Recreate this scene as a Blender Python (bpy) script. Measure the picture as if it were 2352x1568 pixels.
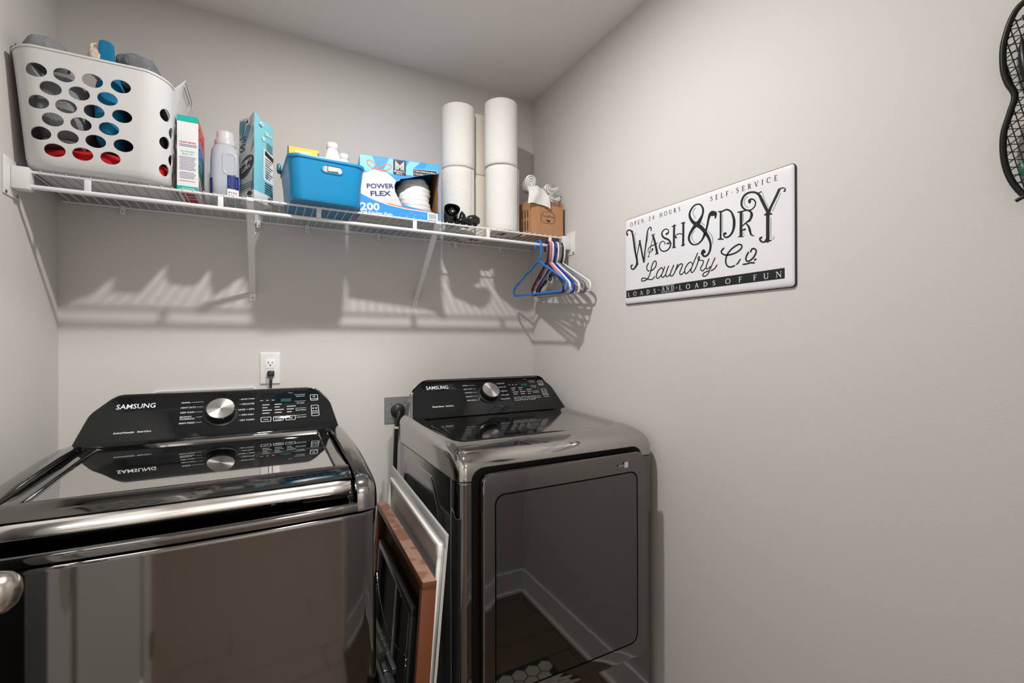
import bpy, bmesh, math, random
from mathutils import Vector, Matrix, noise
random.seed(7)
for o in list(bpy.data.objects): bpy.data.objects.remove(o)
scene = bpy.context.scene
COL = scene.collection
PI = math.pi

# ------------------------------------------------------------------ camera, exposure
CAM_H = 1.27
yaw, pitch, roll = math.radians(27.96), math.radians(.126), math.radians(-.104)
fw = Vector((math.sin(yaw)*math.cos(pitch), math.cos(yaw)*math.cos(pitch), math.sin(pitch)))
rt = Vector((math.cos(yaw), -math.sin(yaw), 0)); up = rt.cross(fw)
r2 = rt*math.cos(roll)+up*math.sin(roll); u2 = up*math.cos(roll)-rt*math.sin(roll)
cam_d = bpy.data.cameras.new('camera'); cam = bpy.data.objects.new('camera', cam_d); COL.objects.link(cam)
cam.matrix_world = Matrix(((r2.x, u2.x, -fw.x, 0), (r2.y, u2.y, -fw.y, 0), (r2.z, u2.z, -fw.z, CAM_H), (0, 0, 0, 1)))
cam_d.sensor_width = 36; cam_d.lens = 36*1066.35/2352; cam_d.clip_start = .02
scene.camera = cam
vs = scene.view_settings
vs.view_transform = 'Standard'; vs.look = 'None'; vs.gamma = 1; vs.use_curve_mapping = False
vs.exposure = 0.0
world = bpy.data.worlds.new('world'); scene.world = world; world.use_nodes = True
world.node_tree.nodes['Background'].inputs[0].default_value = (.8, .85, .9, 1)
world.node_tree.nodes['Background'].inputs[1].default_value = .3
LAMP = (.295, .98)            # the room's ceiling light
LAMP_W, HALL_FILL_W, LSP = 20.3, 83.0, 180  # second wattage is the added hall fill

# ------------------------------------------------------------------ materials
M = {}
def mat(name, col, rough=.5, metal=0., var=.04, scale=30., bump=0., bscale=200., coat=0., trans=0., ior=1.45, emit=None, estr=0., aniso=0., spec=.5, stretch=None, rvar=0., sss=0., bdist=.002, col2=None):
    m = bpy.data.materials.new(name); m.use_nodes = True; nt = m.node_tree; b = nt.nodes['Principled BSDF']
    b.inputs['Roughness'].default_value = rough; b.inputs['Metallic'].default_value = metal
    b.inputs['IOR'].default_value = ior; b.inputs['Specular IOR Level'].default_value = spec
    b.inputs['Coat Weight'].default_value = coat; b.inputs['Coat Roughness'].default_value = .03
    b.inputs['Transmission Weight'].default_value = trans; b.inputs['Anisotropic'].default_value = aniso
    if sss: b.inputs['Subsurface Weight'].default_value = sss; b.inputs['Subsurface Radius'].default_value = (.01, .01, .01)
    tc = nt.nodes.new('ShaderNodeTexCoord'); mp = nt.nodes.new('ShaderNodeMapping')
    nt.links.new(tc.outputs['Object'], mp.inputs[0])
    if stretch: mp.inputs['Scale'].default_value = stretch
    nz = nt.nodes.new('ShaderNodeTexNoise'); nz.inputs['Scale'].default_value = scale; nz.inputs['Detail'].default_value = 4
    nt.links.new(mp.outputs[0], nz.inputs[0])
    mx = nt.nodes.new('ShaderNodeMix'); mx.data_type = 'RGBA'
    mx.inputs[6].default_value = (*[max(0, c*(1-var)) for c in col], 1); mx.inputs[7].default_value = (*[min(1, c*(1+var)) for c in col], 1)
    nt.links.new(nz.outputs['Fac'], mx.inputs[0]); nt.links.new(mx.outputs[2], b.inputs['Base Color'])
    if col2:
        cr = nt.nodes.new('ShaderNodeMapRange'); cr.inputs[1].default_value = .52; cr.inputs[2].default_value = .58
        nt.links.new(nz.outputs['Fac'], cr.inputs[0]); nt.links.new(cr.outputs[0], mx.inputs[0]); mx.inputs[7].default_value = (*col2, 1)
    if rvar:
        mr = nt.nodes.new('ShaderNodeMapRange'); mr.inputs[3].default_value = rough*(1-rvar); mr.inputs[4].default_value = rough*(1+rvar)
        nt.links.new(nz.outputs['Fac'], mr.inputs[0]); nt.links.new(mr.outputs[0], b.inputs['Roughness'])
    if bump:
        n2 = nt.nodes.new('ShaderNodeTexNoise'); n2.inputs['Scale'].default_value = bscale; n2.inputs['Detail'].default_value = 3
        nt.links.new(mp.outputs[0], n2.inputs[0])
        bp = nt.nodes.new('ShaderNodeBump'); bp.inputs['Strength'].default_value = bump; bp.inputs['Distance'].default_value = bdist
        nt.links.new(n2.outputs['Fac'], bp.inputs['Height']); nt.links.new(bp.outputs[0], b.inputs['Normal'])
    if emit:
        b.inputs['Emission Color'].default_value = (*emit, 1); b.inputs['Emission Strength'].default_value = estr
    M[name] = m; return m
def srgb(r, g, b):
    f = lambda c: (c/255/12.92 if c/255 <= .04045 else ((c/255+.055)/1.055)**2.4)
    return (f(r), f(g), f(b))
mat('wall', (.600, .580, .560), .75, var=.015, scale=3, bump=.12, bscale=260)
mat('ceil', (.78, .755, .72), .9, var=.015, scale=4, bump=.15, bscale=180)
mat('trim', (.78, .77, .75), .35, var=.01)
mat('white_plastic', (.72, .72, .72), .35, var=.01)
mat('basket', (.66, .66, .665), .32, var=.01, sss=.15)
mat('wire', (.74, .74, .76), .3, var=.01)
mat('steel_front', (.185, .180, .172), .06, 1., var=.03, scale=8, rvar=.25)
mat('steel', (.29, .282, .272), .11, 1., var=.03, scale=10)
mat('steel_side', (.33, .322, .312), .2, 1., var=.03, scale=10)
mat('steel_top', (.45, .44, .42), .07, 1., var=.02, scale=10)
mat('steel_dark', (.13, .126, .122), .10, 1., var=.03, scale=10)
mat('black_gloss', (.007, .008, .009), .035, 0, var=.05, coat=.15, spec=.45)
mat('black_matte', (.004, .004, .004), .6, spec=.15)
mat('black_plastic', (.02, .021, .022), .3)
mat('lid_glass', (.52, .515, .50), .02, 1., var=.01)
mat('door_glass', (.15, .147, .142), .03, 1., var=.02)
mat('chrome', (.93, .91, .88), .17, 1., var=.04, scale=14, bump=.05, bscale=26, rvar=.6)
mat('knob_metal', (.62, .60, .58), .22, 1., var=.03, aniso=.8)
mat('nickel', (.55, .50, .44), .24, 1., var=.02, scale=90, stretch=(1, 1, 10))
mat('print_white', (.72, .74, .76), .5, var=.01)
mat('print_dim', (.34, .35, .36), .5, var=.01)
mat('display', (.012, .05, .055), .15, emit=(.05, .22, .24), estr=.06)
mat('sign_white', (.74, .74, .775), .16, var=.01, coat=.4)
mat('sign_black', (.012, .016, .015), .35, var=.3, scale=120)
mat('sign_edge', (.008, .009, .010), .3)
mat('blue_bin', srgb(8, 130, 182), .33, var=.02, sss=.1)
mat('paper', (.72, .71, .68), .9, var=.02, scale=60, bump=.8, bscale=110)
mat('paper_cream', (.70, .66, .57), .9, var=.02, scale=60, bump=.5, bscale=85)
mat('core', (.35, .24, .15), .9)
mat('cardboard', srgb(178, 132, 96), .8, var=.06, scale=20, stretch=(1, 1, 12), bump=.1)
mat('cardboard_in', srgb(150, 105, 66), .85, var=.06)
mat('ink_brown', srgb(58, 42, 38), .8)
mat('black_bag', (.008, .010, .009), .2, var=.2, bump=.5, bscale=60)
mat('white_bag', (.72, .72, .72), .33, var=.02, bump=.3, bscale=70, sss=.2)
mat('bx_blue', srgb(33, 138, 222), .45, var=.02); mat('bx_light', srgb(120, 190, 242), .45, var=.02); mat('bx_mid', srgb(62, 158, 232), .45)
mat('bx_navy', srgb(22, 34, 110), .45); mat('bx_white', (.74, .74, .74), .45, var=.02); mat('bx_grey', srgb(196, 198, 200), .45, var=.05, scale=40)
mat('bx_orange', srgb(238, 112, 42), .45); mat('bx_yellow', srgb(240, 215, 70), .45); mat('bx_black', srgb(25, 24, 26), .4)
mat('bx_teal', srgb(20, 172, 160), .45); mat('bx_red', srgb(222, 82, 84), .45); mat('bx_cblue', srgb(70, 128, 215), .45); mat('bx_green', srgb(44, 150, 126), .45)
mat('bx_ink', srgb(70, 70, 130), .5); mat('bx_inkred', srgb(200, 30, 60), .5)
mat('pouch', srgb(120, 190, 206), .28, var=.03, bump=.5, bscale=45); mat('pouch_grey', srgb(176, 180, 182), .3, var=.03, bump=.4, bscale=45)
mat('pouch_white', srgb(220, 222, 222), .3, bump=.3, bscale=45); mat('pouch_teal', srgb(66, 140, 158), .3)
mat('yellow_card', srgb(246, 184, 44), .45); mat('jug', (.62, .66, .72), .3, var=.02, trans=.35, ior=1.3, sss=.3)
mat('jug_cap', (.85, .84, .86), .3, trans=.4, ior=1.3); mat('jug_liquid', (.80, .86, .93), .3, var=.02, sss=.3)
mat('h_blue', srgb(10, 120, 210), .3); mat('h_navy', srgb(28, 38, 84), .25); mat('h_coral', srgb(222, 120, 120), .3); mat('h_royal', srgb(24, 44, 160), .28); mat('h_grey', srgb(120, 124, 128), .25); mat('h_black', srgb(34, 36, 38), .3)
mat('grey_plate', srgb(128, 128, 128), .35, var=.02); mat('screw', (.45, .46, .48), .25, 1.)
mat('cord', (.018, .022, .022), .4)
mat('brown_frame', srgb(94, 52, 28), .42, var=.12, scale=14, stretch=(1, 1, .2)); mat('brown_top', srgb(146, 116, 100), .5, var=.05, scale=13, col2=srgb(126, 86, 66)); mat('brown_back', srgb(104, 76, 44), .7, var=.06)
mat('alu', (.56, .56, .56), .32, .35, var=.03); mat('alu_panel', (.55, .55, .55), .45, 0, var=.03); mat('bead', srgb(214, 212, 206), .4)
mat('frame_black', (.014, .014, .014), .3, var=.1); mat('frame_back', srgb(52, 52, 50), .55, var=.08)
mat('floor_wood', srgb(106, 92, 81), .3, var=.25, scale=6, stretch=(14, 1, 1)); mat('floor_gap', srgb(40, 30, 24), .6)
mat('mat_tile', srgb(190, 186, 176), .7); mat('mat_edge', srgb(50, 50, 50), .8)
mat('towel_grey', srgb(136, 138, 140), .95, var=.15, scale=90, bump=1., bscale=300, bdist=.003); mat('fleece_grey', srgb(118, 124, 130), 1., var=.25, scale=60, bump=1., bscale=240, bdist=.005)
mat('cloth_blue', srgb(0, 112, 156), .8, var=.12, scale=30, bump=.4); mat('cloth_black', srgb(14, 20, 20), .9, var=.2); mat('cloth_red', srgb(190, 8, 20), .85, var=.15, scale=40, bump=.3); mat('cloth_cream', srgb(226, 214, 196), .9, bump=.5, bscale=90); mat('cloth_pink', srgb(112, 90, 92), .9, var=.1)
mat('lens', (.9, .88, .84), .4, emit=(1., .90, .78), estr=12.)
mat('iron', (.016, .016, .016), .35, .6, var=.1); mat('leaf_green', srgb(10, 90, 64), .4)
# brushed ring look on the two dials
# ------------------------------------------------------------------ mesh builder
def orth(d):
    d = d.normalized(); a = Vector((0, 0, 1)) if abs(d.z) < .9 else Vector((1, 0, 0))
    e = d.cross(a).normalized(); return e, d.cross(e)
class MB:
    def __init__(s): s.v = []; s.f = []; s.m = []
    def add(s, vs, fs, m=0):
        k = len(s.v); s.v += [tuple(p) for p in vs]
        for f in fs: s.f.append(tuple(i+k for i in f)); s.m.append(m)
        return s
    def poly(s, pts, m=0): return s.add(pts, [tuple(range(len(pts)))], m)
    def box(s, x0, x1, y0, y1, z0, z1, m=0, bev=0, seg=2):
        bm = bmesh.new(); bmesh.ops.create_cube(bm, size=1)
        for v in bm.verts: v.co = Vector(((x0+x1)/2+v.co.x*(x1-x0), (y0+y1)/2+v.co.y*(y1-y0), (z0+z1)/2+v.co.z*(z1-z0)))
        if bev: bmesh.ops.bevel(bm, geom=bm.edges[:], offset=bev, segments=seg, affect='EDGES', profile=.5)
        bm.verts.index_update(); s.add([v.co for v in bm.verts], [[v.index for v in f.verts] for f in bm.faces], m); bm.free(); return s
    def obox(s, o, ex, ey, ez, a0, a1, b0, b1, c0, c1, m=0, bev=0):
        t = MB().box(a0, a1, b0, b1, c0, c1, m, bev); o, ex, ey, ez = map(Vector, (o, ex, ey, ez))
        s.add([o+ex*p[0]+ey*p[1]+ez*p[2] for p in t.v], t.f, m); return s
    def tube(s, pts, r, n=8, m=0, closed=False, caps=True):
        P = [Vector(p) for p in pts]; k = len(P); R = r if isinstance(r, (list, tuple)) else [r]*k
        rings = []; e = None
        for i in range(k):
            if closed: d = P[(i+1) % k]-P[i-1]
            else: d = P[min(i+1, k-1)]-P[max(i-1, 0)]
            d.normalize()
            if e is None: e, _ = orth(d)
            else: e = (e-d*e.dot(d)).normalized()
            g = d.cross(e)
            rings.append([P[i]+(e*math.cos(2*PI*j/n)+g*math.sin(2*PI*j/n))*R[i] for j in range(n)])
        s.loft(rings, m, closed=closed, caps=caps and not closed); return s
    def loft(s, rings, m=0, closed=False, caps=True, cap0=None, cap1=None):
        n = len(rings[0]); vs = [p for r in rings for p in r]; fs = []
        assert all(len(r) == n for r in rings)
        k = len(rings)
        for i in range(k if closed else k-1):
            a = i*n; b = ((i+1) % k)*n
            for j in range(n): fs.append((a+j, a+(j+1) % n, b+(j+1) % n, b+j))
        c0 = caps if cap0 is None else cap0; c1 = caps if cap1 is None else cap1
        if c0: fs.append(tuple(range(n))[::-1])
        if c1: fs.append(tuple(range((k-1)*n, k*n)))
        s.add(vs, fs, m); return s
    def grid(s, rows, m=0):
        n = len(rows[0]); vs = [p for r in rows for p in r]; fs = []
        for i in range(len(rows)-1):
            for j in range(n-1): fs.append((i*n+j, i*n+j+1, (i+1)*n+j+1, (i+1)*n+j))
        s.add(vs, fs, m); return s
    def lathe(s, prof, o=(0, 0, 0), ax=(0, 0, 1), n=32, m=0, caps=True):
        o = Vector(o); d = Vector(ax).normalized(); e, g = orth(d)
        s.loft([[o+d*h+(e*math.cos(2*PI*j/n)+g*math.sin(2*PI*j/n))*max(r, 1e-5) for j in range(n)] for r, h in prof], m, caps=caps); return s
    def disc(s, o, ax, r, n=16, m=0, r2=None):
        o = Vector(o); e, g = orth(Vector(ax)); r2 = r2 or r
        s.poly([o+e*r*math.cos(2*PI*j/n)+g*r2*math.sin(2*PI*j/n) for j in range(n)], m); return s
    def prism(s, poly, o, ex, ey, ez, c0, c1, m=0):
        o, ex, ey, ez = map(Vector, (o, ex, ey, ez)); f = lambda p, c: o+ex*p[0]+ey*p[1]+ez*c
        s.loft([[f(p, c0) for p in poly], [f(p, c1) for p in poly]], m); return s
W = {}
def mesh_of(name, mb, mats, inv, smooth=35):
    me = bpy.data.meshes.new(name); me.from_pydata([inv @ Vector(p) for p in mb.v], [], mb.f)
    for k in mats: me.materials.append(M[k])
    me.polygons.foreach_set('material_index', mb.m)
    bm = bmesh.new(); bm.from_mesh(me); bmesh.ops.recalc_face_normals(bm, faces=bm.faces[:]); bm.to_mesh(me); bm.free()
    if smooth: me.shade_smooth(); me.set_sharp_from_angle(angle=math.radians(smooth))
    me.update(); return me
def part(name, mb, mats, parent, smooth=35, label=None):
    if isinstance(mats, str): mats = [mats]
    Wp = W[parent.name]; o = bpy.data.objects.new(name, mesh_of(name, mb, mats, Wp.inverted(), smooth)); COL.objects.link(o)
    o.parent = parent; W[o.name] = Wp
    if label: o['label'] = label
    return o
def tagp(o, label, cat, group=None):
    o['label'] = label; o['category'] = cat
    if group: o['group'] = group
    return o
def thing(name, label, cat, loc, group=None, rotz=0):
    o = bpy.data.objects.new(name, None); COL.objects.link(o); o.empty_display_size = .05
    o.location = loc; o.rotation_euler = (0, 0, rotz); W[o.name] = Matrix.Translation(loc) @ Matrix.Rotation(rotz, 4, 'Z')
    return tagp(o, label, cat, group)
def solo(name, mb, mats, label, cat, loc, group=None, smooth=35):
    if isinstance(mats, str): mats = [mats]
    Wp = Matrix.Translation(loc); o = bpy.data.objects.new(name, mesh_of(name, mb, mats, Wp.inverted(), smooth)); COL.objects.link(o); o.location = loc
    W[o.name] = Wp; return tagp(o, label, cat, group)
def struct(name, mb, mats, smooth=35):
    if isinstance(mats, str): mats = [mats]
    o = bpy.data.objects.new(name, mesh_of(name, mb, mats, Matrix(), smooth)); COL.objects.link(o); o['kind'] = 'structure'; W[o.name] = Matrix(); return o
def bool_cut(o, mb):
    me = bpy.data.meshes.new('cut'); me.from_pydata(mb.v, [], mb.f)
    bm = bmesh.new(); bm.from_mesh(me); bmesh.ops.recalc_face_normals(bm, faces=bm.faces[:]); bm.to_mesh(me); bm.free()
    c = bpy.data.objects.new('cut', me); COL.objects.link(c)
    md = o.modifiers.new('b', 'BOOLEAN'); md.operation = 'DIFFERENCE'; md.object = c; md.solver = 'EXACT'
    bpy.context.view_layer.update()
    dg = bpy.context.evaluated_depsgraph_get(); new = bpy.data.meshes.new_from_object(o.evaluated_get(dg))
    o.modifiers.clear(); old = o.data; o.data = new; new.name = old.name+'_cut'; bpy.data.meshes.remove(old)
    new.shade_smooth(); new.set_sharp_from_angle(angle=math.radians(35))
    bpy.data.objects.remove(c); bpy.data.meshes.remove(me)
def rrect(hx, hy, r, n=6, cx=0, cy=0):
    out = []
    for (sx, sy, a0) in ((1, 1, 0), (-1, 1, 90), (-1, -1, 180), (1, -1, 270)):
        for k in range(n+1):
            a = math.radians(a0+90*k/n); out.append((cx+sx*(hx-r)+r*math.cos(a), cy+sy*(hy-r)+r*math.sin(a)))
    return out
def roundpoly(P, R, n=6):
    out = []; k = len(P)
    for i in range(k):
        p = Vector(P[i]); a = (Vector(P[i-1])-p); b = (Vector(P[(i+1) % k])-p); r = R[i] if isinstance(R, (list, tuple)) else R
        ang = a.angle(b); t = min(r/math.tan(ang/2), a.length*.49, b.length*.49); A = p+a.normalized()*t; B = p+b.normalized()*t
        for j in range(n+1):
            s = j/n; out.append(tuple(A*(1-s)**2+p*2*s*(1-s)+B*s*s))
    return out
def catmull(P, sub=5, closed=False):
    out = []; k = len(P); P = [Vector(p) for p in P]
    for i in range(k if closed else k-1):
        g = (lambda j: P[j % k]) if closed else (lambda j: P[max(0, min(k-1, j))])
        a, b, c, d = g(i-1), g(i), g(i+1), g(i+2)
        for s in range(sub):
            t = s/sub; out.append(.5*((2*b)+(c-a)*t+(2*a-5*b+4*c-d)*t*t+(3*b-a-3*c+d)*t**3))
    if not closed: out.append(P[-1])
    return out
TC = {}
def text_geo(s, off=0., shear=0., sp=1.):
    k = (s, off, shear, sp)
    if k in TC: return TC[k]
    cu = bpy.data.curves.new('t', 'FONT'); cu.body = s; cu.offset = off; cu.shear = shear; cu.space_character = sp; cu.resolution_u = 2
    ob = bpy.data.objects.new('t', cu); COL.objects.link(ob); bpy.context.view_layer.update()
    e = ob.evaluated_get(bpy.context.evaluated_depsgraph_get()); me = e.to_mesh()
    v = [(p.co.x, p.co.y) for p in me.vertices]; f = [tuple(q.vertices) for q in me.polygons]
    e.to_mesh_clear(); bpy.data.objects.remove(ob); bpy.data.curves.remove(cu)
    x0 = min(p[0] for p in v); y0 = min(p[1] for p in v); x1 = max(p[0] for p in v); y1 = max(p[1] for p in v)
    TC[k] = ([((x-x0)/(x1-x0), (y-y0)/(y1-y0)) for x, y in v], f, (x1-x0)/(y1-y0)); return TC[k]
def put(mb, s, o, ex, ey, h=None, w=None, m=0, off=0., shear=0., align='l', sp=1.):
    v, f, asp = text_geo(s, off, shear, sp); o, ex, ey = Vector(o), Vector(ex), Vector(ey)
    if h is None: h = w/asp
    if w is None: w = h*asp
    dx = {'l': 0, 'c': -.5, 'r': -1}[align]
    mb.add([o+ex*((x+dx)*w)+ey*(y*h) for x, y in v], f, m)
def sstep(a, b, x):
    t = max(0, min(1, (x-a)/(b-a))); return t*t*(3-2*t)
def lump(c, r, seed=0, amp=.18, freq=6., n=26, sq=.6, mb=None, m=0):
    mb = mb or MB(); rows = []
    sg = lambda v, e: math.copysign(abs(v)**e, v)
    for i in range(n+1):
        th = PI*i/n; row = []
        for j in range(2*n+1):
            ph = 2*PI*(j % (2*n))/(2*n)
            d = Vector((sg(math.sin(th), sq)*sg(math.cos(ph), sq), sg(math.sin(th), sq)*sg(math.sin(ph), sq), sg(math.cos(th), sq)))
            q = Vector((c[0]+d.x*r[0], c[1]+d.y*r[1], c[2]+d.z*r[2]))
            nn = noise.fractal(q*freq+Vector((seed*7.3, seed*3.1, seed)), 1., 2., 3)
            rid = 1-abs(noise.noise(q*freq*1.7+Vector((seed, 5, 2))))
            k = 1+amp*(nn+.5*(rid-.7)); row.append((c[0]+d.x*r[0]*k, c[1]+d.y*r[1]*k, c[2]+d.z*r[2]*k))
        rows.append(row)
    mb.grid(rows, m); return mb
# ------------------------------------------------------------------ room shell
XL, XR, YB, YF, ZC = -.573, 1.1505, 1.95, .09, 2.444
HX0, HX1, HY0 = -1.3, 2.1, -2.1
struct('wall_back', MB().box(XL-.1, XR+.1, YB, YB+.1, 0, ZC), 'wall')
struct('wall_left', MB().box(XL-.1, XL, YF-.12, YB, 0, ZC), 'wall')
struct('wall_right', MB().box(XR, XR+.1, YF-.12, YB, 0, ZC), 'wall')
DX0, DX1, DZ = -.405, .425, 2.04                      # doorway the camera stands in
struct('wall_front', MB().box(XL, DX0, YF-.12, YF, 0, ZC).box(DX1, XR, YF-.12, YF, 0, ZC).box(DX0, DX1, YF-.12, YF, DZ, ZC), 'wall')
struct('ceiling', MB().box(XL-.1, XR+.1, YF-.12, YB+.1, ZC, ZC+.08), 'ceil')
fl = struct('floor', MB().box(HX0, HX1, HY0, YB+.1, -.06, -.004), 'floor_gap')
pl = MB().box(-.6, .6, -.074, .074, -.006, 0, bev=.0015, seg=1)
pme = mesh_of('plank', pl, ['floor_wood'], Matrix())
k = 0; y = HY0+.075
while y < YB+.05:
    x = HX0+.6-(k % 3)*.4
    while x < HX1+.5:
        o = bpy.data.objects.new('plank', pme); COL.objects.link(o); o.parent = fl; o.location = (x, y, 0); x += 1.203
    y += .150; k += 1
struct('ceiling_hall', MB().box(HX0, HX1, HY0, YF-.12, ZC, ZC+.08), 'ceil')
struct('wall_hall', MB().box(HX0, HX1, HY0-.1, HY0, 0, ZC).box(HX0-.1, HX0, HY0-.1, YF-.12, 0, ZC).box(HX1, HX1+.1, HY0-.1, YF-.12, 0, ZC)
       .box(HX0, XL-.1, YF-.12, YF-.02, 0, ZC).box(XR+.1, HX1, YF-.12, YF-.02, 0, ZC), 'wall')
def bb(mb, x0, x1, y0, y1, nx, ny):                   # base board with a cap bead and shoe
    t = .014
    mb.box(min(x0, x0+nx*t) if nx else x0, max(x1, x1+nx*t) if nx else x1, min(y0, y0+ny*t) if ny else y0, max(y1, y1+ny*t) if ny else y1, 0, .12, bev=.003, seg=1)
    t = .026
    mb.box(min(x0, x0+nx*t) if nx else x0, max(x1, x1+nx*t) if nx else x1, min(y0, y0+ny*t) if ny else y0, max(y1, y1+ny*t) if ny else y1, 0, .02, bev=.004, seg=1)
    return mb
struct('baseboard_right', bb(MB(), XR, XR, YF, YB, -1, 0), 'trim')
struct('baseboard_back', bb(MB(), XL, XR, YB, YB, 0, -1), 'trim')
struct('baseboard_left', bb(MB(), XL, XL, YF, YB, 1, 0), 'trim')
struct('baseboard_front', bb(MB(), DX1+.06, XR, YF, YF, 0, 1), 'trim')
struct('baseboard_hall', bb(MB(), HX0, HX1, HY0, HY0, 0, 1), 'trim')
tr = MB()
for yy, s in ((YF, 1), (YF-.12, -1)):
    y0, y1 = (yy, yy+.013) if s > 0 else (yy-.013, yy)
    tr.box(DX0-.058, DX0-.004, y0, y1, 0, DZ+.06, bev=.003, seg=1).box(DX1+.004, DX1+.058, y0, y1, 0, DZ+.06, bev=.003, seg=1).box(DX0-.004, DX1+.004, y0, y1, DZ+.004, DZ+.06, bev=.003, seg=1)
tr.box(DX0, DX0+.012, YF-.12, YF, 0, DZ).box(DX1-.012, DX1, YF-.12, YF, 0, DZ).box(DX0, DX1, YF-.12, YF, DZ-.012, DZ)
struct('trim_1', tr, 'trim')
# door swung into the room, hinged on the left jamb
dx1 = -.368; dx0 = dx1-.035; dy0, dy1 = YF+.02, YF+.02+.80
d = struct('door_1', MB().box(dx0, dx1, dy0, dy1, .012, 2.02, bev=.002, seg=1), 'trim')
for z0, z1 in ((.20, .86), (1.02, 1.86)):
    p = MB()
    for a, b, c, e in ((dy0+.11, dy0+.13, z0, z1), (dy1-.13, dy1-.11, z0, z1), (dy0+.11, dy1-.11, z0, z0+.02), (dy0+.11, dy1-.11, z1-.02, z1)): p.box(dx1-.001, dx1+.007, a, b, c, e, bev=.003, seg=1)
    part('panel_moulding', p, 'trim', d)
ky, kz = dy1-.062, .945
kn = MB().lathe([(.030, 0), (.033, .003), (.033, .006), (.027, .010), (.013, .013), (.011, .030), (.014, .036), (.022, .042), (.0265, .052), (.0272, .060), (.025, .070), (.018, .078), (.008, .082), (.0005, .083)], (dx1, ky, kz), (1, 0, 0), 40)
part('knob', kn, 'nickel', d, 50, 'brushed nickel egg-shaped door knob')
for z in (.25, 1.05, 1.82): part('hinge', MB().tube([(dx1+.004, dy0-.006, z-.045), (dx1+.004, dy0-.006, z+.045)], .006, 10), 'nickel', d)

# ceiling light of the laundry room (above the frame) and its lamp
cl = thing('ceiling_light', 'small round recessed ceiling downlight above the laundry room', 'light', (LAMP[0], LAMP[1], ZC))
part('trim_ring', MB().lathe([(.05, -.001), (.052, -.010), (.070, -.008), (.085, -.001)], (LAMP[0], LAMP[1], ZC), (0, 0, 1), 40, caps=False), 'trim', cl)
part('lens', MB().disc((LAMP[0], LAMP[1], ZC-.003), (0, 0, 1), .049, 32), 'lens', cl)
ld = bpy.data.lights.new('bulb', 'AREA'); ld.shape = 'DISK'; ld.size = .065; ld.energy = LAMP_W; ld.spread = math.radians(LSP); ld.color = (1., .975, .94)
lo = bpy.data.objects.new('bulb', ld); COL.objects.link(lo); lo.parent = cl; lo.location = (0, 0, -.012)
hall_fill = thing('ceiling_light', 'added round fill light in the hall, unseen behind the camera', 'light', (.35, -1.1, ZC))  # hall fixture with ring and lens is added as soft fill for the room
part('trim_ring', MB().lathe([(.13, -.001), (.135, -.02), (.15, -.02), (.155, -.001)], (.35, -1.1, ZC), (0, 0, 1), 40, caps=False), 'trim', hall_fill)
part('lens', MB().disc((.35, -1.1, ZC-.01), (0, 0, 1), .13, 32), 'lens', hall_fill)
ld = bpy.data.lights.new('bulb', 'AREA'); ld.shape = 'DISK'; ld.size = .25; ld.energy = HALL_FILL_W; ld.color = (1., .975, .95)
lo = bpy.data.objects.new('bulb', ld); COL.objects.link(lo); lo.parent = hall_fill; lo.location = (0, 0, -.02)

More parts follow.
